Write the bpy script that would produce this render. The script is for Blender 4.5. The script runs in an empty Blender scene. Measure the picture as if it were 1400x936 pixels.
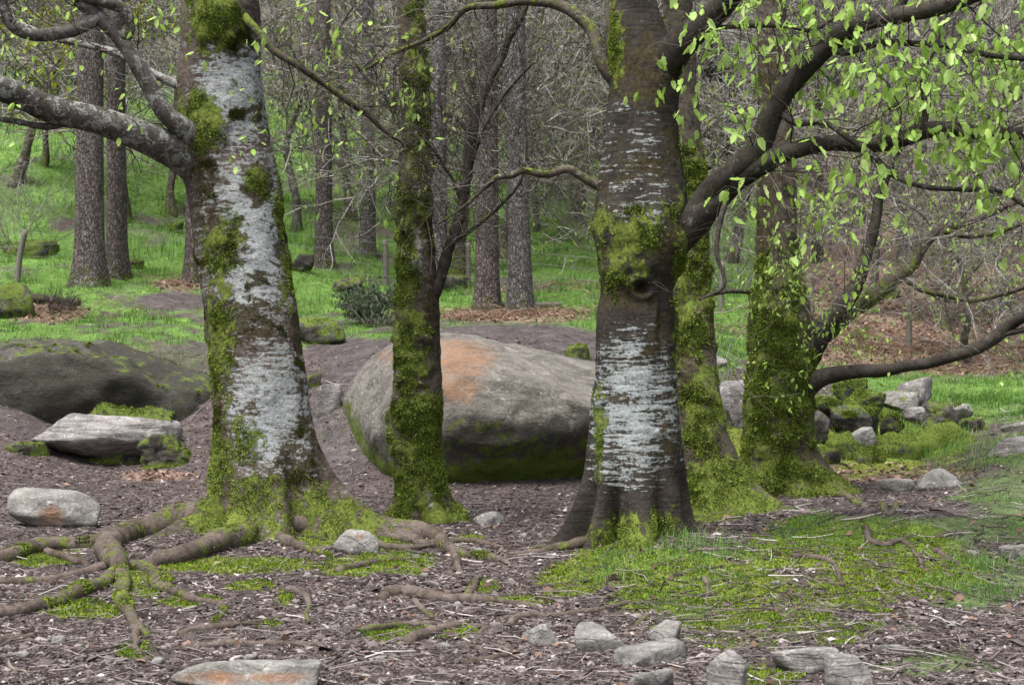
import bpy, bmesh, math, random
import numpy as np
from mathutils import Vector, Matrix, Quaternion

# ------------------------------------------------------------------ camera, sky, sun
SC = bpy.context.scene
F = 1944.0                    # photo pixels per unit slope (1400 px wide, 50 mm on 36 mm)
CAMZ = 1.5
cam_d = bpy.data.cameras.new('camera'); cam_d.lens = 50; cam_d.sensor_width = 36
cam_d.clip_end = 600; cam_d.clip_start = 0.05
cam_d.dof.use_dof = True; cam_d.dof.focus_distance = 10.6; cam_d.dof.aperture_fstop = 5.6
cam = bpy.data.objects.new('camera', cam_d); SC.collection.objects.link(cam)
cam.location = (0, 0, CAMZ); cam.rotation_euler = (math.radians(90), 0, 0)
SC.camera = cam
SUN_EL, SUN_AZ = math.radians(68), math.radians(215)
w = bpy.data.worlds.new('World'); SC.world = w; w.use_nodes = True
nt = w.node_tree; bg = nt.nodes['Background']
sky = nt.nodes.new('ShaderNodeTexSky'); sky.sky_type = 'NISHITA'; sky.sun_disc = False
sky.sun_elevation = SUN_EL; sky.sun_rotation = SUN_AZ
sky.air_density = 1.0; sky.dust_density = 5.0; sky.ozone_density = 1.0
hs = nt.nodes.new('ShaderNodeHueSaturation'); hs.inputs['Saturation'].default_value = 0.55   # overcast
nt.links.new(sky.outputs[0], hs.inputs['Color']); nt.links.new(hs.outputs[0], bg.inputs['Color'])
bg.inputs['Strength'].default_value = 0.075
sd = bpy.data.lights.new('sun', 'SUN'); sd.energy = 1.5; sd.angle = math.radians(28); sd.color = (.975, .985, 1)
sun = bpy.data.objects.new('sun', sd); SC.collection.objects.link(sun)
dv = Vector((math.sin(SUN_AZ)*math.cos(SUN_EL), math.cos(SUN_AZ)*math.cos(SUN_EL), math.sin(SUN_EL)))
sun.rotation_euler = dv.to_track_quat('Z', 'Y').to_euler(); sun.location = (0, -5, 30)
SC.view_settings.view_transform = 'Standard'; SC.view_settings.look = 'None'
SC.view_settings.gamma = 1; SC.view_settings.use_curve_mapping = False
SC.view_settings.exposure = 1.98
SC.cycles.max_bounces = 5; SC.cycles.diffuse_bounces = 2; SC.cycles.glossy_bounces = 2
SC.cycles.transmission_bounces = 2; SC.cycles.transparent_max_bounces = 4

rng = np.random.default_rng(7); random.seed(7)
COL = SC.collection

# ------------------------------------------------------------------ noise
def _h(ix, iy, iz, seed):
    n = (ix.astype(np.int64)*374761393 + iy.astype(np.int64)*668265263 + iz.astype(np.int64)*2147483647 + seed*144665) & 0xffffffff
    n = ((n ^ (n >> 13))*1274126177) & 0xffffffff
    n = ((n ^ (n >> 16))*2246822519) & 0xffffffff
    return ((n ^ (n >> 15)) & 0xffffff)/float(0x7fffff) - 1.0
def vnoise(p, seed=0):
    f = np.floor(p); i = f.astype(np.int64); t = p - f; t = t*t*(3 - 2*t)
    x, y, z = i[..., 0], i[..., 1], i[..., 2]; tx, ty, tz = t[..., 0], t[..., 1], t[..., 2]
    def L(a, b, t): return a + (b - a)*t
    c = [[[_h(x+a, y+b, z+d, seed) for d in (0, 1)] for b in (0, 1)] for a in (0, 1)]
    return L(L(L(c[0][0][0], c[1][0][0], tx), L(c[0][1][0], c[1][1][0], tx), ty),
             L(L(c[0][0][1], c[1][0][1], tx), L(c[0][1][1], c[1][1][1], tx), ty), tz)
def fbm(p, sc=1.0, oct=4, seed=0, gain=.5):
    p = np.asarray(p, float)*sc; a, s, tot = 1.0, 0.0, 0.0
    for o in range(oct):
        s = s + a*vnoise(p*(2.03**o) + o*17.3, seed + o); tot += a; a *= gain
    return s/tot
def sstep(a, b, x):
    t = np.clip((x - a)/(b - a), 0, 1); return t*t*(3 - 2*t)
def gsm(a, n):
    if n < 1: return a
    k = np.exp(-.5*(np.arange(-3*n, 3*n+1)/n)**2); k /= k.sum()
    return np.convolve(np.pad(a, 3*n, mode='edge'), k, mode='valid')

# ------------------------------------------------------------------ terrain
COLS = {
 -500: [(6,0),(11,.1),(13,.2),(15,.5),(16.5,1.0),(18,1.4),(20,1.6),(23,1.9),(26,2.5),(33,4.4),(42,7.2),(60,13.5),(90,25),(150,48)],
 0:   [(6,0),(11,.02),(13,.06),(15,.28),(16.5,.85),(18,1.35),(20,1.58),(23,1.88),(26,2.5),(33,4.4),(42,7.2),(60,13.5),(90,25),(150,48)],
 150: [(6,0),(11,0),(13,.0),(15,.03),(16.4,.12),(17.6,1.1),(19,1.46),(23,1.84),(26,2.55),(33,4.35),(42,7.2),(60,13.2),(90,25),(150,48)],
 330: [(6,0),(11,.03),(13,.0),(15,.06),(16.4,.6),(17.8,1.2),(19.5,1.45),(23,1.75),(26,2.3),(33,4.0),(42,6.8),(60,13),(90,24.5),(150,48)],
 470: [(6,0),(11,.02),(13.5,0),(15,.1),(16,.65),(17.2,1.2),(18.5,1.42),(22,1.62),(26,2.2),(33,3.6),(42,6.3),(60,12.2),(90,24),(150,47)],
 600: [(6,0),(11,0),(13.5,0),(14.6,.05),(15.6,1.0),(16.6,1.55),(18.5,1.66),(22,1.72),(26,2.05),(33,3.4),(42,6.0),(60,12),(90,24),(150,47)],
 740: [(6,0),(11,0),(13.5,0),(14.8,.05),(15.8,1.0),(16.8,1.5),(19,1.66),(22,1.72),(26,2.1),(33,3.5),(42,6.0),(60,12),(90,24),(150,47)],
 880: [(6,0),(11,.05),(13.5,.02),(14.8,.05),(15.9,.8),(17,1.35),(20,1.55),(26,2.1),(33,3.4),(42,5.6),(60,11.2),(90,23),(150,46)],
 990: [(6,0),(11,.05),(13.5,0),(15,.03),(16,.6),(17.5,1.22),(20,1.45),(26,1.95),(33,3.1),(42,5.2),(60,10.6),(90,23),(150,46)],
 1150:[(6,0),(9.5,.1),(12,.06),(14,.0),(15.6,.04),(16.6,.5),(17.8,.84),(20,.95),(24,1.1),(28,1.75),(34,2.9),(42,4.9),(60,10.2),(90,22.5),(150,45)],
 1290:[(6,0),(9.5,.12),(12,.08),(14,.05),(15.8,.15),(17,.55),(18.5,.68),(22,.82),(25,1.0),(28,1.6),(34,2.8),(42,4.8),(60,10.2),(90,22.5),(150,45)],
 1400:[(6,0),(9,.08),(11,.15),(13,.28),(15,.46),(17,.58),(20,.72),(24,.95),(28,1.55),(34,2.8),(42,4.9),(60,10.4),(90,22.5),(150,45)],
 1900:[(6,0),(9,.1),(11,.2),(13,.35),(15,.5),(17,.65),(20,.8),(24,1.05),(28,1.7),(34,3.0),(42,5.2),(60,11),(90,23),(150,45)],
}
_ly = np.linspace(math.log(2.5), math.log(150), 700); _yy = np.exp(_ly)
_us = np.array([(k - 700)/F for k in COLS])
_tab = np.array([gsm(np.interp(_yy, [a for a, b in v], [b for a, b in v]), 7) for v in COLS.values()])
_ug = np.linspace(_us[0], _us[-1], 400)
_t2 = np.array([np.interp(_ug, _us, _tab[:, j]) for j in range(700)]).T
_t2 = np.array([gsm(_t2[:, j], 7) for j in range(700)]).T
BUMPS = [(910, 9.7, .75, .14), (1190, 10.6, .8, .13), (1255, 10.2, .6, .1), (200, 9.7, .5, .06), (340, 10.8, .8, .07), (1050, 9.0, .6, .06), (940, 12.3, .6, .08), (540, 9.8, .8, .03)]
def H(x, y, fine=True):
    x = np.asarray(x, float); y = np.asarray(y, float)
    yc = np.maximum(y, 2.6); u = np.clip(x/np.maximum(yc, 5), _ug[0], _ug[-1])
    a = (u - _ug[0])/(_ug[1] - _ug[0]); b = np.clip((np.log(yc) - _ly[0])/(_ly[1] - _ly[0]), 0, 698.99)
    i = np.clip(a.astype(int), 0, 398); j = b.astype(int); a = a - i; b = b - j
    z = (_t2[i, j]*(1-a)*(1-b) + _t2[i+1, j]*a*(1-b) + _t2[i, j+1]*(1-a)*b + _t2[i+1, j+1]*a*b)
    for px, d, r, h in BUMPS:
        bx = (px - 700)/F*d; z = z + h*np.exp(-((x - bx)**2 + ((y - d)*.8)**2)/(r*r))
    p = np.stack([x, y, np.zeros_like(x)], -1)
    amp = .02 + .10*sstep(14.5, 17, y) + .40*sstep(24, 36, y) + 1.0*sstep(40, 90, y)
    z = z + amp*fbm(p, .55, 3, 3)
    rough = .018 + .05*sstep(15, 18, y)
    z = z + rough*fbm(p, 2.6, 3, 9)
    if fine: z = z + .008*fbm(p, 13, 2, 11)
    return z
def px2w(px, py, d): return np.array([(px - 700)/F*d, d, CAMZ - (py - 468)/F*d])
_ray = np.exp(np.linspace(math.log(4.5), math.log(140), 3500))
def hit(px, py):
    x = (px - 700)/F*_ray; zr = CAMZ - (py - 468)/F*_ray
    k = np.argmax(zr <= H(x, _ray, False))
    d = _ray[k]; return np.array([(px - 700)/F*d, d, float(H((px - 700)/F*d, d, False))])
def project(V):
    y = np.maximum(V[..., 1], 1.0)
    return 700 + F*V[..., 0]/y, 468 - (V[..., 2] - CAMZ)/y*F

# ------------------------------------------------------------------ mesh helpers
def mesh(name, V, Fs, mat, parent=None, smooth=True, attrs=None, kind=None):
    V = np.asarray(V, np.float32).reshape(-1, 3); me = bpy.data.meshes.new(name)
    Fs = [np.asarray(f, np.int32) for f in (Fs if isinstance(Fs, list) else [Fs]) if len(f)]
    nl = sum(f.size for f in Fs); nf = sum(len(f) for f in Fs)
    me.vertices.add(len(V)); me.vertices.foreach_set('co', V.ravel())
    me.loops.add(nl); me.polygons.add(nf)
    me.loops.foreach_set('vertex_index', np.concatenate([f.ravel() for f in Fs]))
    st, o = [], 0
    for f in Fs:
        st.append(o + np.arange(len(f))*f.shape[1]); o += f.size
    me.polygons.foreach_set('loop_start', np.concatenate(st).astype(np.int32))
    if smooth: me.polygons.foreach_set('use_smooth', np.ones(nf, bool))
    for k, a in (attrs or {}).items():
        a = np.asarray(a, np.float32)
        if a.ndim == 2:
            at = me.attributes.new(k, 'FLOAT_COLOR', 'POINT')
            at.data.foreach_set('color', np.c_[a, np.ones(len(a))].astype(np.float32).ravel())
        else:
            at = me.attributes.new(k, 'FLOAT', 'POINT'); at.data.foreach_set('value', a.ravel())
    me.update(calc_edges=True); me.validate()
    o = bpy.data.objects.new(name, me); COL.objects.link(o)
    if mat: me.materials.append(mat)
    if parent: o.parent = parent
    if kind: o['kind'] = kind
    return o
def normals(o):
    n = np.empty(len(o.data.vertices)*3, np.float32); o.data.vertex_normals.foreach_get('vector', n); return n.reshape(-1, 3)
def tag(o, label, cat, group=None, kind=None):
    o['label'] = label; o['category'] = cat
    if group: o['group'] = group
    if kind: o['kind'] = kind
    return o
def thing(name, loc, label, cat, group=None):
    e = bpy.data.objects.new(name, None); e.empty_display_size = .2; COL.objects.link(e); e.location = tuple(float(v) for v in loc)
    return tag(e, label, cat, group)
def gridfaces(nu, nv, wrap=False):
    i = np.arange(nv - 1)[:, None]; j = np.arange(nu if wrap else nu - 1)[None, :]
    j2 = (j + 1) % nu
    return np.stack([i*nu + j, i*nu + j2, (i+1)*nu + j2, (i+1)*nu + j], -1).reshape(-1, 4)
def tubes(P, R, S=3):
    P = np.asarray(P, float); R = np.asarray(R, float); B, K = P.shape[:2]
    T = np.gradient(P, axis=1); T /= np.linalg.norm(T, axis=2, keepdims=True) + 1e-9
    ref = np.where(np.abs(T[:, :1, 2:3]) > .8, np.array([[[1., 0, 0]]]), np.array([[[0., 0, 1]]]))
    A = np.cross(T, ref); A /= np.linalg.norm(A, axis=2, keepdims=True) + 1e-9; Bn = np.cross(T, A)
    th = np.arange(S)*2*math.pi/S
    V = P[:, :, None] + R[:, :, None, None]*(np.cos(th)[:, None]*A[:, :, None] + np.sin(th)[:, None]*Bn[:, :, None])
    f = gridfaces(S, K, True)[None] + (np.arange(B)*K*S)[:, None, None]
    return V.reshape(-1, 3), f.reshape(-1, 4)
def catmull(P, step):
    P = np.asarray(P, float); n = len(P)
    Q = np.vstack([2*P[0] - P[1], P, 2*P[-1] - P[-2]]); out = []
    for i in range(n - 1):
        a, b, c, d = Q[i], Q[i+1], Q[i+2], Q[i+3]
        m = max(2, int(np.linalg.norm(c[:3] - b[:3])/step)); t = np.linspace(0, 1, m, endpoint=False)[:, None]
        out.append(.5*(2*b + (c - a)*t + (2*a - 5*b + 4*c - d)*t**2 + (3*b - a - 3*c + d)*t**3))
    return np.vstack(out + [P[-1:]])
def sweep(pts, step=.03, S=14, rough=.05, seed=0, flat=1.0):
    """pts rows (x,y,z,r) -> closed tube"""
    Q = catmull(pts, step); P = Q[:, :3]; r = np.maximum(Q[:, 3], .002)
    V, f = tubes(P[None], r[None], S); V = V.reshape(len(P), S, 3)
    n = fbm(V.reshape(-1, 3), .35/max(np.median(r), .01), 3, seed).reshape(len(P), S)
    D = V - P[:, None]; D[..., 2] *= flat
    V = P[:, None] + D*(1 + rough*2.2*n[..., None])
    V = np.vstack([V.reshape(-1, 3), P[:1], P[-1:]]); k = len(V)
    c0 = np.array([[k-2, (j+1) % S, j] for j in range(S)]); o = (len(P) - 1)*S
    c1 = np.array([[k-1, o + j, o + (j+1) % S] for j in range(S)])
    return V, [f, np.vstack([c0, c1])], P
def pxpath(L): return [tuple(px2w(a, b, d)) + (wd*.5*d/F,) for a, b, d, wd in L]
def fuzz(V, N, wt, count, ln, wd, seed=0, gravity=0.0):
    g = np.random.default_rng(seed); wt = np.maximum(wt, 0); s = wt.sum()
    if s <= 0: return None
    k = g.choice(len(V), count, p=wt/s); c = V[k] + g.normal(0, ln*.5, (count, 3)); n = N[k]
    c = c - n*((c - V[k])*n).sum(1, keepdims=True) - n*ln*.15
    d = n + g.normal(0, .6, (count, 3)); d[:, 2] -= gravity; d /= np.linalg.norm(d, axis=1, keepdims=True)
    L = ln*g.uniform(.5, 1.3, (count, 1)); s1 = np.cross(d, g.normal(0, 1, (count, 3))); s1 /= np.linalg.norm(s1, axis=1, keepdims=True) + 1e-9
    W = wd*g.uniform(.6, 1.4, (count, 1))
    VV = np.stack([c - s1*W, c + s1*W, c + d*L], 1).reshape(-1, 3)
    return VV, np.arange(count*3).reshape(-1, 3), np.repeat(g.uniform(0, 1, count), 3)
def ell(px, py, L):
    f = np.full(px.shape, -1.0)
    for e in L:
        a, b, rx, ry = e[:4]; wgt = e[4] if len(e) > 4 else 1.0
        f = np.maximum(f, wgt*(1 - ((px - a)/rx)**2 - ((py - b)/ry)**2))
    return f

# ------------------------------------------------------------------ materials
class Mat:
    def __init__(s, name, rough=.85, spec=.25):
        s.m = bpy.data.materials.new(name); s.m.use_nodes = True; s.t = s.m.node_tree; s.b = s.t.nodes['Principled BSDF']
        s.b.inputs['Roughness'].default_value = rough; s.b.inputs['Specular IOR Level'].default_value = spec
    def n(s, ty): return s.t.nodes.new('ShaderNode' + ty)
    def set(s, sock, v):
        if hasattr(v, 'is_linked'): s.t.links.new(v, sock)
        elif isinstance(v, tuple): sock.default_value = v + (1,) if len(v) == 3 else v
        else: sock.default_value = v
    def co(s, sc=(1, 1, 1), out='Object'):
        c = s.n('TexCoord'); m = s.n('Mapping'); s.t.links.new(c.outputs[out], m.inputs[0]); m.inputs['Scale'].default_value = sc; return m.outputs[0]
    def noise(s, co, sc=1, det=4, dist=0, r=.55):
        x = s.n('TexNoise'); s.t.links.new(co, x.inputs['Vector']); x.inputs['Scale'].default_value = sc
        x.inputs['Detail'].default_value = det; x.inputs['Distortion'].default_value = dist; x.inputs['Roughness'].default_value = r; return x.outputs['Fac']
    def vor(s, co, sc=1):
        x = s.n('TexVoronoi'); s.t.links.new(co, x.inputs['Vector']); x.inputs['Scale'].default_value = sc; return x.outputs['Distance']
    def ramp(s, f, *st):
        x = s.n('ValToRGB'); s.set(x.inputs[0], f); e = x.color_ramp.elements
        while len(e) < len(st): e.new(.5)
        for k, (p, c) in enumerate(st): e[k].position = p; e[k].color = (c + (1,)) if isinstance(c, tuple) else (c, c, c, 1)
        return x.outputs[0]
    def mix(s, f, a, b, mode='MIX'):
        x = s.n('MixRGB'); x.blend_type = mode; s.set(x.inputs[0], f); s.set(x.inputs[1], a); s.set(x.inputs[2], b); return x.outputs[0]
    def ma(s, op, a, b=0.0, c=0.0):
        x = s.n('Math'); x.operation = op; s.set(x.inputs[0], a); s.set(x.inputs[1], b)
        if op == 'MULTIPLY_ADD': s.set(x.inputs[2], c)
        return x.outputs[0]
    def attr(s, name, out='Fac'):
        x = s.n('Attribute'); x.attribute_name = name; return x.outputs[out]
    def rnd(s): return s.n('ObjectInfo').outputs['Random']
    def bump(s, h, st=.5, d=.01):
        x = s.n('Bump'); s.set(x.inputs['Height'], h); x.inputs['Strength'].default_value = st; x.inputs['Distance'].default_value = d
        s.t.links.new(x.outputs[0], s.b.inputs['Normal'])
    def color(s, c): s.set(s.b.inputs['Base Color'], c); return s
    def trans(s, c, f):
        t = s.n('BsdfTranslucent'); s.set(t.inputs[0], c); mx = s.n('MixShader'); mx.inputs[0].default_value = f
        s.t.links.new(s.b.outputs[0], mx.inputs[1]); s.t.links.new(t.outputs[0], mx.inputs[2])
        s.t.links.new(mx.outputs[0], s.t.nodes['Material Output'].inputs[0]); return s

def mat_ground():
    m = Mat('ground_soil', 1.0, .03); c = m.co()
    a = m.noise(c, 9, 6); b = m.noise(c, 55, 4)
    v = m.ma('MULTIPLY', m.ma('MULTIPLY_ADD', m.ramp(a, (.3, 0.0), (.7, 1.0)), .75, .6), m.ma('MULTIPLY_ADD', m.ramp(b, (.3, 0.0), (.7, 1.0)), .95, .5))
    m.color(m.mix(1.0, m.attr('col', 'Color'), v, 'MULTIPLY')); m.bump(m.ma('ADD', a, b), .7, .03); return m.m
def mat_rnd(name, *stops, rough=.95, tr=0, spec=.06, src='attr', cv=0):
    m = Mat(name, rough, spec); r = m.attr('rnd') if src == 'attr' else m.rnd()
    c = m.ramp(r, *stops)
    if cv: c = m.mix(1.0, c, m.ma('MULTIPLY_ADD', m.noise(m.co(out='Object'), cv, 3), 1.4, .3), 'MULTIPLY')
    m.color(c)
    if tr: m.trans(c, tr)
    return m.m
def mat_bark(name, base1, base2, lich, lsc=(7, 7, 30), lbias=0.0, moss1=(.030, .040, .009), moss2=(.155, .19, .036), bsc=40, bd=.006, vert=False):
    m = Mat(name, .95, .08); c = m.co()
    big = m.noise(c, 3, 4, .4); st = m.noise(m.co(lsc), 1, 9, .5, .68); fine = m.noise(c, bsc, 6, 0, .65); patch = m.noise(m.co((9, 9, 15)), 1, 10, .5, .72); pat2 = m.noise(m.co((12, 12, 9)), 1, 10, .4, .72)
    base = m.mix(m.ramp(big, (.35, 0.0), (.65, 1.0)), base1, base2)
    base = m.mix(1.0, base, m.ma('MULTIPLY_ADD', fine, 1.7, .15), 'MULTIPLY')
    lent = m.ramp(m.noise(m.co((4, 4, 75) if lsc[2] > 2*lsc[0] else (20, 20, 20)), 1, 4, .3), (.40, .68), (.50, 1.0))
    base = m.mix(1.0, base, lent, 'MULTIPLY')
    lf = m.ma('ADD', m.ma('ADD', st, m.ma('MULTIPLY_ADD', fine, .35, -.175)), m.ma('MULTIPLY_ADD', m.attr('lich'), .17, -.06 + lbias))
    lf2 = m.ramp(lf, (.50, 0.0), (.55, .8), (.68, 1.0))
    lc = m.mix(m.ramp(m.noise(c, 60, 6, 0, .7), (.3, 0.0), (.7, 1.0)), tuple(.42*v for v in lich), lich)
    col = m.mix(m.ma('MULTIPLY', lf2, .9), base, lc)
    br = m.ramp(m.ma('ADD', m.attr('brown'), m.ma('MULTIPLY_ADD', patch, 3.4, -1.7)), (.40, 0.0), (.55, .93))
    col = m.mix(br, col, m.mix(m.ramp(fine, (.3, 0.0), (.7, 1.0)), (.016, .013, .007), (.060, .047, .024)))
    mo = m.ramp(m.ma('ADD', m.attr('moss'), m.ma('MULTIPLY_ADD', pat2, 3.2, -1.6)), (.36, 0.0), (.60, 1.0))
    col = m.mix(mo, col, m.mix(m.ramp(m.noise(c, 40, 6, 0, .7), (.3, 0.0), (.7, 1.0)), moss1, moss2))
    m.color(col)
    hgt = m.ma('ADD', m.ma('MULTIPLY', st, .6), fine)
    m.bump(m.ma('ADD', hgt, m.ma('MULTIPLY', mo, .8)), .75, bd); return m.m
def mat_conifer(name, c1, c2, lich):
    m = Mat(name, .9, .1); c = m.co((16, 16, 4)); f = m.noise(c, 1, 9, 1.0, .7); big = m.noise(m.co(), .8, 6, .3, .6)
    ve = m.n('TexVoronoi'); ve.feature = 'DISTANCE_TO_EDGE'; m.t.links.new(m.co((26, 26, 9)), ve.inputs['Vector']); ve.inputs['Scale'].default_value = 1.0
    pl = m.ramp(m.ma('ADD', ve.outputs['Distance'], m.ma('MULTIPLY_ADD', f, .5, -.25)), (.0, 0.0), (.22, 1.0))
    col = m.mix(m.ramp(f, (.3, 0.0), (.7, 1.0)), c1, c2); col = m.mix(1.0, col, m.ma('MULTIPLY_ADD', pl, .45, .62), 'MULTIPLY')
    col = m.mix(m.ramp(m.ma('ADD', m.noise(m.co((14, 14, 9)), 1, 9, .3, .7), m.ma('MULTIPLY_ADD', big, .6, -.3)), (.54, 0.0), (.62, .75)), col, lich)
    col = m.mix(m.ramp(m.ma('ADD', m.attr('moss'), m.ma('MULTIPLY_ADD', m.noise(m.co(), 6, 8, .3, .7), 1.8, -.9)), (.42, 0.0), (.6, .9)), col, (.08, .095, .022))
    m.color(col); m.bump(m.ma('ADD', f, pl), 1.0, .04); return m.m
def mat_rock(name, c1, c2, c3, orange=.0, strata=False, moss=(.05, .075, .012), moss2=(.12, .15, .03)):
    m = Mat(name, .95, .10); c = m.co(); a = m.noise(c, 2.2, 8, .6, .65); f = m.noise(c, 45, 7, 0, .7); g = m.noise(c, 9, 8, .4, .68); pt = m.noise(c, 3.5, 9, .4, .68)
    s = m.noise(m.co((2.5, 2.5, 40)), 1, 6, .5, .65) if strata else m.noise(m.co((3, 6, 11)), 1, 7, .8, .65)
    col = m.mix(m.ramp(a, (.36, 0.0), (.62, 1.0)), c1, c2); col = m.mix(m.ramp(g, (.50, 0.0), (.60, .8)), col, c3)
    col = m.mix(1.0, col, m.ma('MULTIPLY_ADD', m.ramp(f, (.25, 0.0), (.75, 1.0)), .9, .5), 'MULTIPLY')
    col = m.mix(1.0, col, m.ma('MULTIPLY_ADD', m.ramp(s, (.3, 0.0), (.6, 1.0)), .75 if strata else .5, .4 if strata else .55), 'MULTIPLY')
    ve = m.n('TexVoronoi'); ve.feature = 'DISTANCE_TO_EDGE'; ve.inputs['Scale'].default_value = 2.3
    wv = m.n('MixRGB'); wv.blend_type = 'ADD'; wv.inputs[0].default_value = .5; nc = m.n('TexNoise'); nc.inputs['Scale'].default_value = 3; nc.inputs['Detail'].default_value = 6
    m.t.links.new(c, nc.inputs['Vector']); m.t.links.new(c, wv.inputs[1]); m.t.links.new(nc.outputs['Color'], wv.inputs[2]); m.t.links.new(wv.outputs[0], ve.inputs['Vector'])
    ck = m.ramp(m.ma('ADD', ve.outputs['Distance'], m.ma('MULTIPLY_ADD', pt, .12, -.05)), (.0, 0.0), (.03, 1.0))
    col = m.mix(1.0, col, m.ma('MULTIPLY_ADD', ck, .3, .7), 'MULTIPLY')
    sp = m.ramp(m.noise(c, 17, 7, .2, .7), (.60, 0.0), (.66, .75)); col = m.mix(sp, col, tuple(min(v*1.5, .6) for v in c2))
    of = m.ramp(m.ma('ADD', m.attr('orange'), m.ma('MULTIPLY_ADD', pt, 2.6, -1.4)), (.05, 0.0), (.75, .8))
    col = m.mix(of, col, m.mix(m.ramp(g, (.3, 0.0), (.7, 1.0)), (.15, .085, .05), (.28, .145, .075)))
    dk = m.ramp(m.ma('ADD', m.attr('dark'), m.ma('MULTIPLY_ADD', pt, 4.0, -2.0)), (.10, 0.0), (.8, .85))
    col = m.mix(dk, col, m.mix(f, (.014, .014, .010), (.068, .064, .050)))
    mo = m.ramp(m.ma('ADD', m.attr('moss'), m.ma('MULTIPLY_ADD', m.noise(c, 7, 9, .3, .7), 2.0, -1.0)), (.36, 0.0), (.58, 1.0))
    col = m.mix(mo, col, m.mix(m.ramp(m.noise(c, 40, 6, 0, .7), (.3, 0.0), (.7, 1.0)), moss, moss2))
    h = m.ma('ADD', m.ma('ADD', m.ma('MULTIPLY', f, .5), g), m.ma('ADD', m.ma('MULTIPLY', s, .9), m.ma('MULTIPLY', ck, .2)))
    m.color(col); m.bump(h, .9, .03); return m.m

MG = mat_ground()
M_CHIP = mat_rnd('bark_litter', (0, (.016, .013, .012)), (.35, (.058, .046, .042)), (.66, (.125, .102, .095)), (.88, (.25, .215, .20)), (1, (.52, .48, .45)))
M_DEAD = mat_rnd('dead_leaf', (0, (.07, .042, .032)), (.5, (.20, .125, .092)), (1, (.42, .30, .235)), tr=.2)
M_GRASS = mat_rnd('grass_blade', (0, (.038, .085, .016)), (.5, (.10, .20, .04)), (.85, (.18, .30, .07)), (.95, (.22, .27, .09)), (1, (.36, .32, .18)), tr=.3)
M_MOSS = mat_rnd('moss_tuft', (0, (.020, .029, .006)), (.45, (.098, .135, .022)), (1, (.27, .34, .06)), tr=.15, cv=5)
M_MOSSB = mat_rnd('ground_moss', (0, (.03, .05, .006)), (.5, (.10, .155, .016)), (1, (.23, .31, .038)), tr=.2, cv=3.0)
M_MOSSD = mat_rnd('dark_moss', (0, (.014, .018, .004)), (.5, (.045, .052, .010)), (1, (.10, .11, .022)), tr=.1, cv=3)
M_LEAF = mat_rnd('spring_leaf', (0, (.28, .44, .07)), (.5, (.40, .60, .14)), (.85, (.52, .70, .22)), (1, (.58, .68, .30)), tr=.55, src='obj', rough=.5, spec=.4)
M_LEAFS = mat_rnd('spring_leaf_small', (0, (.26, .40, .06)), (.5, (.37, .54, .12)), (1, (.50, .66, .20)), tr=.55, rough=.5)
M_BUD = mat_rnd('budding_leaf', (0, (.10, .13, .04)), (1, (.26, .32, .10)), tr=.3)
M_YLEAF = mat_rnd('yellow_green_leaf', (0, (.16, .2, .02)), (1, (.38, .38, .04)), tr=.4)
M_BEECH_A = mat_bark('beech_bark_left', (.060, .047, .038), (.125, .10, .082), (.40, .42, .41), (10, 10, 40), .0, bd=.014)
M_BEECH_C = mat_bark('beech_bark_right', (.022, .019, .015), (.055, .046, .038), (.40, .43, .42), (6, 6, 40), .01, bd=.012)
M_MOSSY = mat_bark('mossy_bark', (.05, .04, .03), (.10, .085, .065), (.36, .36, .31), (9, 9, 13), -.03)
M_LIMB = mat_bark('limb_bark', (.026, .022, .018), (.060, .052, .043), (.20, .205, .19), (12, 12, 12), -.06, bsc=60, bd=.004)
M_LIMBP = mat_bark('pale_limb_bark', (.062, .054, .046), (.125, .112, .10), (.33, .33, .30), (12, 12, 12), 0.0, bsc=60, bd=.004)
M_ROOT = mat_bark('root_bark', (.060, .046, .036), (.12, .095, .08), (.20, .17, .15), (14, 14, 14), -.06, bsc=50)
M_TWIG = mat_rnd('twig_bark', (0, (.022, .018, .015)), (.6, (.055, .045, .038)), (1, (.17, .15, .13)))
M_TWIGP = mat_rnd('pale_twig_bark', (0, (.06, .05, .043)), (.5, (.15, .132, .115)), (1, (.40, .37, .33)))
M_TWIGF = mat_rnd('far_twig_bark', (0, (.06, .055, .045)), (.5, (.20, .188, .158)), (1, (.46, .43, .39)))
M_CON = mat_conifer('conifer_bark', (.085, .066, .058), (.21, .172, .155), (.25, .25, .23))
M_CONG = mat_conifer('grey_conifer_bark', (.085, .075, .070), (.21, .19, .178), (.29, .295, .28))
M_BOULDER = mat_rock('boulder_stone', (.095, .085, .072), (.21, .192, .168), (.145, .132, .115))
M_STONE = mat_rock('grey_stone', (.15, .14, .125), (.33, .312, .285), (.23, .215, .195))
M_SLATE = mat_rock('slate_stone', (.16, .145, .132), (.33, .308, .29), (.24, .222, .208), strata=True)
M_DSTONE = mat_rock('dark_stone', (.032, .029, .024), (.085, .076, .067), (.12, .11, .10), strata=False)
M_PALE = mat_rock('pale_stone', (.10, .09, .082), (.36, .34, .325), (.17, .155, .145))
M_WOOD = Mat('weathered_wood', .9, .1); _c = M_WOOD.co((30, 30, 3)); _f = M_WOOD.noise(_c, 1, 5)
M_WOOD.color(M_WOOD.mix(_f, (.07, .06, .05), (.21, .19, .16))); M_WOOD.bump(_f, .6, .01); M_WOOD = M_WOOD.m
M_WIRE = Mat('fence_wire', .5, .5); M_WIRE.color(M_WIRE.mix(M_WIRE.noise(M_WIRE.co(), 9), (.10, .10, .10), (.22, .21, .20))); M_WIRE = M_WIRE.m
M_STICK = mat_rnd('dead_stick', (0, (.06, .048, .04)), (.6, (.17, .14, .12)), (1, (.36, .32, .28)), src='obj')
M_EVER = mat_rnd('evergreen_needles', (0, (.022, .032, .016)), (.6, (.06, .08, .045)), (1, (.12, .15, .09)), tr=.1)
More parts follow.
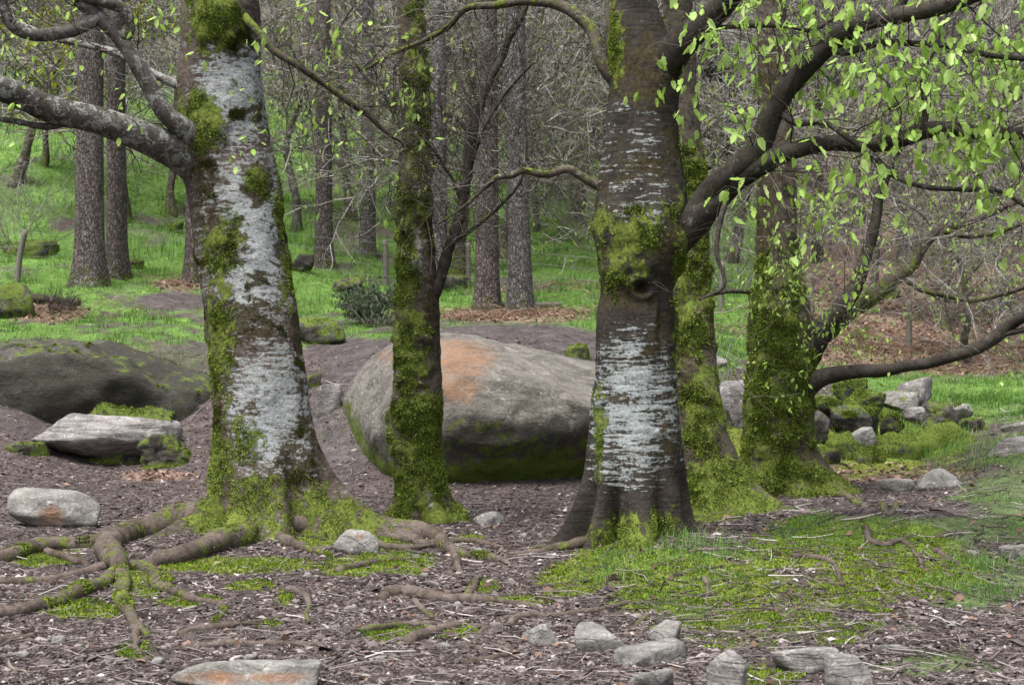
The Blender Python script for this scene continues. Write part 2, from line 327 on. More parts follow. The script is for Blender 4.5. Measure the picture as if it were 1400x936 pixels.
M_BRACK = mat_rnd('dead_bracken', (0, (.08, .042, .028)), (.6, (.20, .115, .08)), (1, (.38, .28, .21)), tr=.1)

# ------------------------------------------------------------------ ground cover masks
E_GRASS = [(930,800,120,42,.35),(1010,745,80,22,.5),(880,765,60,30,.25),(1200,725,190,36,.75),(1385,690,110,60),(1345,800,90,45,.8),(1130,850,150,26,.6),
           (1260,908,170,26,.75),(950,840,60,20,.6),(1400,620,70,34),(1340,552,130,34,1.2),(1230,612,110,22,.8),(225,525,70,30),(985,478,55,34),(1200,560,110,40,.7),(300,470,80,18,.6),(80,462,120,16,.7)]
E_MOSS = [(1215,585,150,70,1.3),(1010,600,60,40,.7),(330,772,125,13),(190,795,52,26),(112,832,75,18),(60,765,60,14),(255,822,55,12),(480,775,60,16),(545,768,65,20),(540,868,62,15),(605,862,62,14),(345,800,40,8),
          (785,792,60,26),(840,762,60,30),(950,805,150,50,.9),(1150,748,170,42,.9),(1230,792,140,36,.8),(1060,848,190,45,.85),(520,742,70,13),(645,737,30,8),(1050,925,80,22),
          (185,890,28,14),(300,722,60,12),(660,800,24,12),(710,822,50,7),(960,700,70,20),(430,740,40,10),(1000,690,60,16),(390,815,12,18),(360,852,30,6),(220,485,100,24,.8),(120,470,140,10,.7)]
E_DIRT = [(240,412,75,16),(690,462,150,24,1.4),(470,560,50,110,1.4),(270,490,80,26,.7),(1090,832,60,12,1.2),(1010,872,130,14,1.1),(1240,695,120,14,1.1),(860,475,90,26),(480,480,70,22),(60,560,110,60,.7)]
E_LEAF = [(1240,462,220,52,1.1),(1330,492,120,26,1.1),(700,432,110,13,1.2),(60,428,70,16),(250,390,60,12,.7),(1180,647,190,14,.9),(225,652,70,10,.9),(1150,380,120,60,.8),(1300,360,150,70,.8)]
def masks(x, y, z):
    V = np.stack([x, y, z], -1); px, py = project(V); P = np.stack([x, y, 0*x], -1)
    n1 = fbm(P, 1.3, 4, 21); n2 = fbm(P, .35, 3, 22); n3 = fbm(P, 5, 3, 23)
    near = 1 - sstep(17.5, 20, y)
    g = ell(px, py, E_GRASS) + .55*n1 + .35*n3
    g = np.maximum(g*1.0, (1 - near)*(.62 + .75*n1 + .5*n2) - near)
    g = g - (.12 - .7*n3)*sstep(17.5, 19, y)*(1 - sstep(23, 27, y))*(px < 1200); far = sstep(44 , 68, y)
    g = g - far*(.35 + .55*sstep(820, 1150, px)) - .5*sstep(1020, 1180, px)*sstep(26, 32, y)
    m = ell(px, py, E_MOSS) + .6*n1 + .5*n3
    d = ell(px, py, E_DIRT) + .5*n1
    l = ell(px, py, E_LEAF) + .6*n1 + .3*n3
    l = np.maximum(l, sstep(26, 34, y)*sstep(980, 1180, px)*(.5 + 1.1*n1 + .6*n2))
    l = np.maximum(l, far*(.25 + 1.0*n2 + .4*n1))
    d = sstep(0, .5, d); l = sstep(.05, .55, l)*(1 - d); g = sstep(.05, .55, g)*(1 - d)*(1 - .85*l); m = sstep(.1, .5, m)*(1 - .8*d)*near
    return g, m, d, l, n1, n3, px, py
def build_ground():
    u = np.linspace(-.62, .62, 430); y = np.concatenate([np.linspace(2.5, 5.5, 14)[:-1], np.exp(np.linspace(math.log(5.5), math.log(150), 470))])
    U, Y = np.meshgrid(u, y); X = U*np.maximum(Y, 6); Z = H(X, Y)
    x, y2, z = X.ravel(), Y.ravel(), Z.ravel()
    g, m, d, l, n1, n3, px, py = masks(x, y2, z)
    c = np.empty((len(x), 3)); n = (n3*.5 + .5)[:, None]
    c[:] = np.array([.055, .043, .039])*(1 - n) + np.array([.105, .086, .080])*n
    def over(w, a, b):
        nonlocal c
        w = w[:, None]; c = c*(1 - w) + w*(np.array(a)*(1 - n) + np.array(b)*n)
    over(d, (.052, .043, .041), (.095, .081, .078))
    over(l, (.10, .066, .05), (.21, .145, .115))
    over(m*.85, (.08, .10, .014), (.17, .20, .03))
    over(g*.9*(.5 + .5*sstep(16, 21, y2)), (.055, .11, .02), (.12, .21, .045))
    gx = np.gradient(Z, axis=0)/np.gradient(Y, axis=0); slope = np.abs(gx).ravel(); over(sstep(.75, 1.3, slope)*sstep(17, 20, y2)*(1 - sstep(55, 70, y2))*.8, (.05, .042, .034), (.11, .09, .07))
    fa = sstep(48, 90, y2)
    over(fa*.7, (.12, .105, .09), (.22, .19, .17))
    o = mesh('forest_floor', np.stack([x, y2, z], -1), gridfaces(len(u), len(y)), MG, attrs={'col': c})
    o['kind'] = 'structure'; return o
build_ground()

def scatter_pts(n, ymin, ymax, umax=.44, seed=1, power=0.0):
    g = np.random.default_rng(seed); t = g.uniform(0, 1, n)
    if power == 0: y = ymin*(ymax/ymin)**t
    else: y = (ymin**power + t*(ymax**power - ymin**power))**(1/power)
    return g.uniform(-umax, umax, n)*y, y, g
def chips():
    x, y, g = scatter_pts(190000, 5.6, 18.5, .42, 5, -.6); z = H(x, y); gr, m, d, l, n1, n3, px, py = masks(x, y, z)
    keep = g.uniform(0, 1, len(x)) < (1 - .93*np.maximum(gr, m))*(1 - .75*d)*(1 - .8*l); x, y, z = x[keep], y[keep], z[keep]; k = len(x)
    L = g.gamma(2.2, .0058, k) + .007; W = L*g.uniform(.18, .55, k); T = W*g.uniform(.25, .6, k)
    th = g.uniform(0, 2*math.pi, k); tl = g.normal(0, .22, k); c, s = np.cos(th), np.sin(th)
    ax = np.stack([c*np.cos(tl), s*np.cos(tl), np.sin(tl)], 1); bx = np.stack([-s, c, g.normal(0, .3, k)], 1); up = np.array([0, 0, 1.])
    P = np.stack([x, y, z + .004], 1)
    V = np.stack([P - ax*L[:, None], P + ax*(L*g.uniform(.6, 1, k))[:, None] + bx*(W*.4)[:, None], P + bx*W[:, None]*.8, P - bx*W[:, None] + ax*(L*.2)[:, None], P + up*T[:, None]*1.6], 1)
    f = np.array([[0, 3, 4], [3, 1, 4], [1, 2, 4], [2, 0, 4]])
    Fc = (f[None] + (np.arange(k)*5)[:, None, None]).reshape(-1, 3)
    o = mesh('bark_chip_litter', V.reshape(-1, 3), Fc, M_CHIP, smooth=False, attrs={'rnd': np.repeat(np.clip(g.beta(1.5, 2.3, k), 0, 1), 5)})
    tag(o, 'purplish brown litter of bark chips, husks and bits covering the bare forest floor', 'litter', kind='stuff')
def twiglets():
    x, y, g = scatter_pts(11000, 5.6, 19, .42, 15, -.6); z = H(x, y); k = len(x)
    L = g.gamma(2, .022, k) + .02; th = g.uniform(0, 6.28, k); d = np.stack([np.cos(th), np.sin(th), 0*th], 1); n = np.stack([-np.sin(th), np.cos(th), 0*th], 1)
    b = (g.normal(0, .12, k)*L)[:, None]; P = np.stack([x, y, z], 1)
    Q = [P - d*L[:, None], P + n*b, P + d*L[:, None]]
    for q in Q: q[:, 2] = H(q[:, 0], q[:, 1]) + .007 + g.exponential(.006, k)
    r = np.clip(L*.035, .0012, .004)*g.uniform(.6, 1.3, k); V, f = tubes(np.stack(Q, 1), np.stack([r, r*.9, r*.6], 1), 3)
    o = mesh('twig_litter', V, f, M_CHIP, attrs={'rnd': np.repeat(np.clip(g.beta(2, 1.6, k), 0, 1), 9)})
    tag(o, 'fine twig bits and needles scattered over soil, moss and grass', 'twig litter', kind='stuff')
def deadleaves():
    V, Fc, R = [], [], []
    x1, y1, g = scatter_pts(170000, 5.6, 34, .43, 8, -.2); z1 = H(x1, y1); gr, m, d, l, *_ = masks(x1, y1, z1)
    keep = g.uniform(0, 1, len(x1)) < np.maximum(l*np.where(y1 < 17, .4, .7), .006*(y1 < 18)); x, y, z = x1[keep], y1[keep], z1[keep]; k = len(x)
    L = g.uniform(.014, .032, k)*(.8 + y/24); W = L*.55; th = g.uniform(0, 6.28, k); c, s = np.cos(th), np.sin(th)
    ax = np.stack([c, s, g.normal(0, .35, k)], 1); bx = np.stack([-s, c, g.normal(0, .45, k)], 1); P = np.stack([x, y, z + .012], 1)
    cu = g.uniform(.2, .8, k)[:, None]*W[:, None]*np.array([[0, 0, 1.]])
    V = np.stack([P - ax*L[:, None], P + bx*W[:, None] + cu, P + ax*L[:, None], P - bx*W[:, None] + cu], 1)
    f = np.array([[0, 2, 1], [0, 3, 2]]); Fc = (f[None] + (np.arange(k)*4)[:, None, None]).reshape(-1, 3)
    o = mesh('fallen_leaf_litter', V.reshape(-1, 3), Fc, M_DEAD, smooth=False, attrs={'rnd': np.repeat(g.uniform(0, 1, k)*np.where(y < 14, .6, 1), 4)})
    tag(o, 'curled russet dead leaves drifted over the slope and under the rocks', 'dead leaves', kind='stuff')
def blades(P, hgt, wid, g, lean=.5):
    k = len(P); th = g.uniform(0, 6.28, k); s = np.stack([np.cos(th), np.sin(th), 0*th], 1); t2 = g.uniform(0, 6.28, k)
    ld = np.stack([np.cos(t2), np.sin(t2), 0*t2], 1)*(g.uniform(.1, 1, k)*lean)[:, None]; up = np.array([[0, 0, 1.]]); h = hgt[:, None]; w_ = wid[:, None]
    a = P + h*.55*(up + ld*.35); tip = P + h*(up*.92 + ld)
    V = np.stack([P - s*w_, P + s*w_, a - s*w_*.7, a + s*w_*.7, tip], 1)
    f = np.array([[0, 1, 3], [0, 3, 2], [2, 3, 4]]); return V.reshape(-1, 3), (f[None] + (np.arange(k)*5)[:, None, None]).reshape(-1, 3)
def grass():
    Vs, Fs, R, off = [], [], [], 0
    for n, y0, y1, hh, ww, seed in ((240000, 6, 19, .048, .0026, 31), (260000, 17.5, 60, .075, .005, 32)):
        x, y, g = scatter_pts(n, y0, y1, .43, seed, 0 if y0 < 10 else -.3); z = H(x, y); gr, m, d, l, n1, n3, px, py = masks(x, y, z)
        tuft = sstep(-.1, .5, fbm(np.stack([x, y, 0*x], 1), 2.2, 2, 40))
        dens = gr*np.where(y < 19, .55 + .45*tuft, .25 + .75*tuft) + .03*(y > 19)
        keep = g.uniform(0, 1, n) < dens; x, y, z, tuft = x[keep], y[keep], z[keep], tuft[keep]; k = len(x)
        h = hh*g.uniform(.4, 1.3, k)*(.7 + .9*tuft)*np.clip(y/20, .7, 2.2); wd = ww*g.uniform(.7, 1.3, k)*np.maximum(1, y/(10 if y0 < 10 else 26))
        V, f = blades(np.stack([x, y, z - .01], 1), h, wd, g, .7); Vs.append(V); Fs.append(f + off); off += len(V)
        R.append(np.repeat(np.clip(g.beta(2, 2, k)*.8 + .25*(n1[keep]), 0, 1) + (g.uniform(0, 1, k) < .05)*.6, 5))
    # taller tufts
    g = np.random.default_rng(77)
    for (a, b, n, h, sp) in [(935,745,260,.14,.16),(905,765,120,.11,.14),(980,760,120,.10,.16),(1355,775,260,.13,.14),(1300,800,130,.09,.14),(1110,672,130,.1,.1),(1290,600,300,.2,.25),(1330,640,250,.16,.25),(1215,570,300,.2,.3),(1180,600,200,.18,.2),(1250,620,260,.18,.25),(1310,620,300,.18,.25),(1150,625,120,.14,.15),(830,790,140,.12,.12),
                          (205,345,350,.4,.55),(230,520,350,.16,.35),(200,495,300,.14,.4),(850,400,500,.3,1.2),(445,600,60,.12,.2),(1130,560,200,.16,.2),(965,520,300,.2,.3),(990,560,150,.15,.15),(420,455,300,.2,.4),(1180,545,220,.15,.2),(1260,545,200,.14,.2),(590,400,300,.3,.6),(410,330,300,.4,.6)]:
        c = hit(a, b); x = c[0] + g.normal(0, sp, n); y = c[1] + g.normal(0, sp, n); z = H(x, y)
        V, f = blades(np.stack([x, y, z - .015], 1), h*g.uniform(.5, 1.2, n), .0022*max(1, c[1]/12)*g.uniform(.7, 1.3, n), g, .9)
        Vs.append(V); Fs.append(f + off); off += len(V); R.append(np.repeat(np.clip(g.beta(2.5, 2, n) + (g.uniform(0, 1, n) < .06)*.7, 0, 1), 5))
    o = mesh('grass', np.vstack(Vs), np.vstack(Fs), M_GRASS, smooth=False, attrs={'rnd': np.clip(np.concatenate(R), 0, 1)})
    tag(o, 'fresh green spring grass growing over the slope and around the tree bases', 'grass', kind='stuff')
def gmoss():
    x, y, g = scatter_pts(400000, 5.8, 19, .42, 51, -.4); z = H(x, y); gr, m, d, l, n1, n3, px, py = masks(x, y, z)
    keep = g.uniform(0, 1, len(x)) < m*.9; P = np.stack([x, y, z], 1)[keep]; n3 = n3[keep]
    cush = np.maximum(fbm(P*np.array([1, 1, 0]), 7, 2, 60), 0); P[:, 2] += .03*cush
    N = np.tile([0, 0, 1.], (len(P), 1)); r = fuzz(P, N, np.ones(len(P)), min(2*len(P), 200000), .016, .004, 3)
    o = mesh('ground_moss', r[0], r[1], M_MOSSB, smooth=False, attrs={'rnd': r[2]})
    tag(o, 'bright yellow green moss carpets spread between the roots and over the mounds', 'moss', kind='stuff')
chips(); twiglets(); deadleaves(); grass(); gmoss()

# ------------------------------------------------------------------ trees
def trunk(root, base, d, rows, S, dz, lobes, seed, mat, moss=None, brown=None, lich=None, lump=.05, disp=None, ztop=None, yw=None, name='trunk', mossy=0.0, lich0=0.0, mlump=.03):
    r = sorted([(CAMZ - (py - 468)/F*d, (cx - 700)/F*d, wd*.5*d/F) for py, cx, wd in rows])
    z0 = base[2] - .25; z1 = ztop or r[-1][0]
    zz = np.arange(z0, z1, dz); sm = max(1, int(.05/dz))
    xc = gsm(np.interp(zz, [a[0] for a in r], [a[1] for a in r]), sm); rr = gsm(np.interp(zz, [a[0] for a in r], [a[2] for a in r]), sm)
    if r[-1][0] < z1: xc = xc + np.maximum(zz - r[-1][0], 0)*(r[-1][1] - r[-2][1])/(r[-1][0] - r[-2][0])*.6
    yc = base[1] + .12*np.sin(zz*.9 + seed)
    th = np.linspace(0, 2*math.pi, S, endpoint=False); TH, ZZ = np.meshgrid(th, zz)
    R = np.tile(rr[:, None], (1, S)); h = np.maximum(ZZ - base[2], -.1)
    for ang, A, hh, k in lobes:
        R = R + A*np.where(A < 0, np.exp(-(h/hh)**2), np.exp(-h/hh))*np.maximum(np.cos((TH - math.radians(ang))), 0)**k
    D = np.stack([np.cos(TH), np.sin(TH), 0*TH], -1)
    C = np.stack([xc, yc, zz], -1)[:, None]
    V = C + D*R[..., None]
    q = V.reshape(-1, 3)
    rn = lump*rr.mean()*(1.6*fbm(q*np.array([1, 1, .6]), 2.4, 3, seed) + .5*fbm(q, 9, 3, seed + 5)).reshape(R.shape)
    rn = rn + .0035*fbm(q*np.array([1, 1, 2.2]), 30, 2, seed + 8).reshape(R.shape)
    V = V + D*rn[..., None]
    if disp is not None:
        px, py = project(V); V = V + D*(disp(px, py)*(D[..., 1] < .2))[..., None]
    q = V.reshape(-1, 3); px, py = project(q); front = (D[..., 1].ravel() < .35)
    def fld(L, dflt):
        e = np.clip(ell(px, py, L or []), -.9, 1.2); e = np.where(front, e, -.3 + .6*fbm(q, 1.5, 2, seed + 3)); return np.clip(.30 + (.42 if dflt is not None else .36)*e + (dflt or 0), -1, 1.4)
    at = {'moss': fld(moss, mossy), 'brown': fld(brown, None), 'lich': np.maximum(np.where(front, ell(px, py, lich or [(0, 0, 1, 1)]), .2), -.35) + lich0}
    ml = np.clip(at['moss'] + 1.0*fbm(q, 7, 3, seed + 31) - .4, 0, .6)*mlump; q = q + D.reshape(-1, 3)*ml[:, None]
    V2 = np.vstack([q - base, (C[-1, 0] - base)[None]])
    f = gridfaces(S, len(zz), True); o0 = (len(zz) - 1)*S; cap = np.array([[len(V2)-1, o0 + j, o0 + (j+1) % S] for j in range(S)])
    at = {k: np.append(v, 0) for k, v in at.items()}
    o = mesh(name, V2, [f, cap], mat, root, attrs=at)
    return o, at
def moss_on(root, o, at, count, ln, wd, mat, seed, thr=.45, gravity=.15, xtra=None, key='moss'):
    V = np.empty(len(o.data.vertices)*3, np.float32); o.data.vertices.foreach_get('co', V); V = V.reshape(-1, 3); N = normals(o)
    wgt = np.clip(at[key] + 1.1*fbm(V, 8, 4, seed) - thr, 0, .35)
    if xtra is not None: wgt = wgt*xtra(V, N)
    r = fuzz(V, N, wgt, count, ln, wd, seed, gravity)
    if r is None: return
    m = mesh('moss', r[0], r[1], mat, o, smooth=False, attrs={'rnd': r[2]}); m['kind'] = 'stuff'; return m
def limb(root, base, L, mat, seed, name='limb', S=14, rough=.07, moss=0.0, lich=0.0, world=False, step=.03, topmoss=0.0):
    pts = [tuple(p) for p in L] if world else pxpath(L)
    V, Fc, P = sweep(pts, step, S, rough, seed)
    n = len(V); mo = np.full(n, moss) + .5*fbm(V, 1.4, 2, seed)
    if topmoss:
        k = np.minimum(np.arange(n)//S, len(P) - 1); mo = mo + topmoss*np.sign(V[:, 2] - P[k, 2])
    at = {'moss': mo, 'brown': np.full(n, .1), 'lich': np.full(n, lich)}
    o = mesh(name, V - base, Fc, mat, root, attrs=at)
    return o, P, at
def rootpart(root, base, L, r0, r1, seed, moss=.12, lift=.35, up=0.0, anchor=None):
    """L: photo pixels on the ground"""
    pts = []; n = len(L)
    for i, (a, b) in enumerate(L):
        p = hit(a, b); t = i/(n - 1); r = r0 + (r1 - r0)*t
        pts.append((p[0], p[1], p[2] + r*lift, r))
    if anchor is not None: pts = [(anchor[0], anchor[1], anchor[2], r0*1.25)] + pts
    Q = catmull(pts, .05); g = np.random.default_rng(seed)
    if anchor is not None: Q[:, 3] *= np.interp(np.arange(len(Q)), [0, 14], [.4, 1.0])
    Q[:, :2] += .025*np.stack([fbm(np.c_[Q[:, 0]*1, Q[:, 1], 0*Q[:, 0]], 5, 2, seed), fbm(np.c_[Q[:, 0], Q[:, 1], 0*Q[:, 0]], 5, 2, seed + 9)], 1)
    Q[:, 2] = H(Q[:, 0], Q[:, 1], False) + Q[:, 3]*(lift + .5*fbm(np.c_[Q[:, 0], Q[:, 1], 0*Q[:, 0]], 2.5, 2, seed + 2))
    if up: Q[:, 2] += up*np.exp(-np.arange(len(Q))/7.0)
    Q[-1, 2] -= Q[-1, 3]*1.4; Q[0, 2] -= Q[0, 3]*.5
    V, Fc, P = sweep(Q, .02, 14, .22, seed); k = len(V)
    at = {'moss': np.full(k, moss) + .55*fbm(V, 2.2, 3, seed), 'brown': np.zeros(k), 'lich': np.zeros(k)}
    return mesh('root', V - base, Fc, M_ROOT, root, attrs=at), at

def norm(v): return v/(np.linalg.norm(v) + 1e-9)
class Twigs:
    def __init__(s, seed): s.g = np.random.default_rng(seed); s.P, s.R, s.tips = [], [], []
    def grow(s, p, d, L, r, depth, kids=4, wob=.28, up=.0, ratio=.6, leafy=True):
        g = s.g; K = 5; pts = [np.array(p, float)]; d = norm(np.array(d, float)); dirs = []
        for i in range(K - 1):
            d = norm(d + g.normal(0, wob, 3) + np.array([0, 0, up])); dirs.append(d); pts.append(pts[-1] + d*L/(K - 1))
        s.P.append(pts); s.R.append(np.linspace(r, max(r*.35, .0011), K))
        if depth == 0:
            if leafy: s.tips.append((pts[-1], d)); s.tips.append((pts[-3], d))
            return
        for k in range(kids):
            t = g.uniform(.25, 1.0)*(K - 1.001); i = int(t); q = pts[i] + (pts[i+1] - pts[i])*(t - i)
            sd = g.normal(0, 1, 3); sd -= dirs[i]*sd.dot(dirs[i]); sd = norm(sd)
            s.grow(q, norm(dirs[i]*g.uniform(.5, 1.0) + sd*g.uniform(.5, 1.0)), L*ratio*g.uniform(.7, 1.2), r*.55, depth - 1, kids, wob, up, ratio, leafy)
    def along(s, path, n, L, r, depth, kids, bias, t0=.15, up=0.0, wob=.28):
        g = s.g; m = len(path)
        for k in range(n):
            i = int(g.uniform(t0, .99)*(m - 1)); q = path[i]; tn = norm(path[min(i+1, m-1)] - path[max(i-1, 0)])
            sd = g.normal(0, 1, 3); sd -= tn*sd.dot(tn); sd = norm(sd)
            s.grow(q, norm(tn*g.uniform(.1, .8) + sd*.8 + np.array(bias)), g.uniform(*L), r*g.uniform(.7, 1.2), depth, kids, wob, up)
    def build(s, base, parent, mat, name='twigs'):
        V, f = tubes(np.array(s.P), np.array(s.R), 3); B = len(s.P)
        return mesh(name, V - base, f, mat, parent, attrs={'rnd': np.repeat(s.g.uniform(0, 1, B), 15)}, kind='stuff')

def leaf_mesh(g, k):
    t = np.array([0, .1, .28, .5, .72, .88, 1.0]); n = len(t); wv = .98*(t + .01)**.5*(1 - t + .004)**.85; bend = g.uniform(-.15, .4); fold = g.uniform(.15, .9); ww = .9 - .25*min(fold, 1)
    V = []
    for i in range(n):
        jag = 1 + (.10 if i % 2 else -.07)
        for c in (-1, -.5, 0, .5, 1):
            w_ = wv[i]*ww*(jag if abs(c) == 1 else 1); pl = .025*(1 if (i + (abs(c) == .5)) % 2 else -1)*(c != 0)
            V.append((c*w_*.9, bend*t[i]**2 + fold*abs(c)*w_*.8 + pl + g.normal(0, .008), -t[i] + .10*abs(c)*(0.4 - t[i]) + g.normal(0, .008)))
    V = np.array(V)
    pet = np.array([(-.012, 0, 0), (.012, 0, 0), (.008, .05, .28), (-.008, .05, .28)])   # leaf stalk
    return np.vstack([V, pet]), np.vstack([gridfaces(5, n), [[35, 36, 37, 38]]])
LG = np.random.default_rng(5); LEAFV = [leaf_mesh(LG, k) for k in range(6)]; LEAFM = []
for V_, f_ in LEAFV:
    o_ = mesh('leaf', V_, f_, M_LEAF); LEAFM.append(o_.data); bpy.data.objects.remove(o_)
def leaf_mats(tips, g, size, per=2, spread=.02):
    out = []
    for p, d in tips:
        for k in range(g.integers(1, per + 1)):
            q = p + g.normal(0, spread, 3); s = size*np.clip(g.normal(.9, .28), .3, 1.35); az = g.uniform(0, 6.28)
            R = Matrix.Rotation(az, 4, 'Z') @ Matrix.Rotation(g.normal(.1, .5), 4, 'X') @ Matrix.Rotation(g.normal(0, .35), 4, 'Y'); q = q + np.array([0, 0, -.28*s])
            out.append((np.array(q), R, s))
    return out
def leaves_joined(L, base, parent, mat, g, name='foliage'):
    if not L: return
    Vs, Fs, R = [], [], []
    for i, (q, Rm, s) in enumerate(L):
        V, f = LEAFV[g.integers(0, 6)]; Vs.append((V*s) @ np.array(Rm.to_3x3()).T + q - base); Fs.append(f + 39*i); R.append(np.full(39, g.uniform(0, 1)))
    return mesh(name, np.vstack(Vs), np.vstack(Fs), mat, parent, attrs={'rnd': np.concatenate(R)}, kind='stuff')

# ---- left beech
def tree_left():
    base = np.array([px2w(372, 740, 10.9)[0], 10.9, 0.0]); base[2] = float(H(base[0], base[1]))
    d = base[1]; t = thing('beech_tree', base, 'stout leaning beech with pale lichen bands and a thick sideways bough above spreading mossy roots', 'tree')
    rows = [(-190,280,84),(-60,292,90),(0,302,100),(60,300,106),(100,297,112),(170,302,118),(230,314,120),(300,324,122),(400,341,124),(500,352,122),(580,364,126),(640,372,132),(690,376,136),(800,378,136)]
    lobes = [(199,.48,.24,16),(254,.46,.24,16),(287,.26,.22,26),(325,.26,.25,26),(0,.62,.26,14),(140,.42,.22,18),(90,.3,.25,12),(226,-.08,.5,60),(271,-.06,.5,80),(306,-.12,.45,60),(344,-.08,.4,80)]
    M = [(275,165,38,48,1.6),(295,25,48,50,1.2),(352,248,20,26,1.0),(303,335,34,45,.9),(300,460,22,110,.9),(350,700,60,60,.9),(420,700,50,50,.8),(340,610,24,30,.9),(320,765,120,50,.9),(330,585,22,18,.8),(385,260,12,60,.8),(395,370,14,60,.7),(300,640,22,60,1.2),(465,712,75,40,1.1),(290,715,60,40,1.1)]
    Bn = [(330,440,70,38,1.3),(352,255,26,34,1.2),(322,155,18,14,1.2),(300,330,40,48,1.1),(390,330,20,70,1.0),(320,55,34,24,.9),(410,470,14,70,.9),(300,560,16,60,.8),(350,380,20,20,.8),(420,600,24,40,.9),(345,560,14,12,.9),(280,250,18,60,.9),(350,150,12,20,1),(400,640,40,40,1)]
    Li = [(345,330,75,140,1.1),(320,130,60,90,1.1),(370,560,70,110,1.0),(330,270,40,50,1)]
    def dz(px, py):
        e = 0.07*np.exp(-(((px - 264)/34)**2 + ((py - 200)/48)**2)) + .05*np.exp(-(((px - 280)/40)**2 + ((py - 20)/50)**2))
        for a, b in ((352,535),(366,540),(322,602),(346,345)): e = e + .012*np.exp(-(((px-a)/9)**2 + ((py-b)/9)**2)) - .022*np.exp(-(((px-a)/4)**2 + ((py-b)/4)**2))
        return e
    o, at = trunk(t, base, d, rows, 150, .016, lobes, 11, M_BEECH_A, M, Bn, Li, .06, dz, lich0=.12)
    moss_on(t, o, at, 36000, .018, .0045, M_MOSS, 3, .5, .25)
    moss_on(t, o, at, 16000, .012, .004, M_MOSSD, 4, .75, .3, key='brown')
    lm = []
    lm.append(limb(t, base, [(345,275,11.05,40),(290,234,10.95,62),(240,206,10.75,51),(206,192,10.6,44),(165,175,10.5,41),(120,161,10.4,39),(75,151,10.3,39),(34,134,10.2,38),(0,121,10.1,36),(-60,105,10.0,33),(-140,70,9.9,28)], M_LIMBP, 21, S=24, lich=.35))
    lm.append(limb(t, base, [(290,215,10.85,30),(252,178,10.66,29),(223,151,10.58,24),(202,113,10.55,23),(185,82,10.5,23),(165,55,10.5,22),(137,24,10.45,22),(112,4,10.4,20),(85,-22,10.4,18),(40,-60,10.3,14)], M_LIMBP, 22, S=18, lich=.2))
    lm.append(limb(t, base, [(160,60,10.5,16),(174,46,10.48,18),(177,30,10.46,17),(168,13,10.44,17),(148,4,10.4,17),(112,-5,10.35,16),(60,-8,10.3,14)], M_LIMBP, 23, S=14, lich=.1))
    lm.append(limb(t, base, [(142,22,10.45,16),(122,30,10.42,20),(93,43,10.38,19),(51,48,10.3,17),(22,40,10.25,16),(8,20,10.2,15),(2,-5,10.2,14),(-4,-50,10.1,12)], M_LIMBP, 24, S=14, lich=.1, topmoss=.15))
    lm.append(limb(t, base, [(290,140,10.9,12),(245,118,10.95,13),(206,99,11.0,12),(165,75,11.1,11),(120,62,11.2,10),(69,51,11.3,9),(14,27,11.4,8),(-40,10,11.5,6)], M_LIMBP, 25, S=10, lich=.6))
    lm.append(limb(t, base, [(320,10,10.9,14),(345,35,10.75,12),(374,69,10.7,10),(412,93,10.7,10),(446,117,10.75,9),(480,141,10.8,10),(505,158,10.85,9),(525,178,10.9,7),(560,200,11.0,4)], M_MOSSY, 26, S=10, moss=.25, topmoss=.15))
    lm.append(limb(t, base, [(110,166,10.38,9),(65,173,10.3,9),(20,166,10.2,8),(-40,155,10.1,6)], M_LIMBP, 27, S=8, rough=.2))
    tw = Twigs(31)
    tw.along(lm[1][1], 9, (.3, .8), .006, 2, 3, (0, -.2, .1)); tw.along(lm[3][1], 6, (.3, .7), .005, 2, 3, (0, 0, .1)); tw.along(lm[4][1], 16, (.3, .8), .005, 2, 3, (0, 0, .1))
    tw.along(lm[5][1], 22, (.25, .8), .005, 2, 4, (.1, 0, .05)); tw.along(lm[0][1], 9, (.3, .8), .006, 2, 3, (0, .2, -.4), .4)
    tw.build(base, t, M_TWIG)
    g = np.random.default_rng(3)
    L = [v for v in leaf_mats(tw.tips, g, .05, 2) if g.uniform() < .22]
    # sprigs of fresh leaves above the mossy side branch
    for a, b, n in ((455,38,5),(432,12,5),(505,40,2),(480,48,2),(265,75,3),(215,25,3),(345,60,4),(240,8,3)):
        for k in range(n):
            q = px2w(a + g.normal(0, 12), b + g.normal(0, 7), 10.2 + g.normal(0, .1)); L.append((q, Matrix.Rotation(g.uniform(0, 6.28), 4, 'Z') @ Matrix.Rotation(g.normal(0, .5), 4, 'X'), .06*g.uniform(.7, 1.2)))
    leaves_joined(L, base, t, M_LEAFS, g)
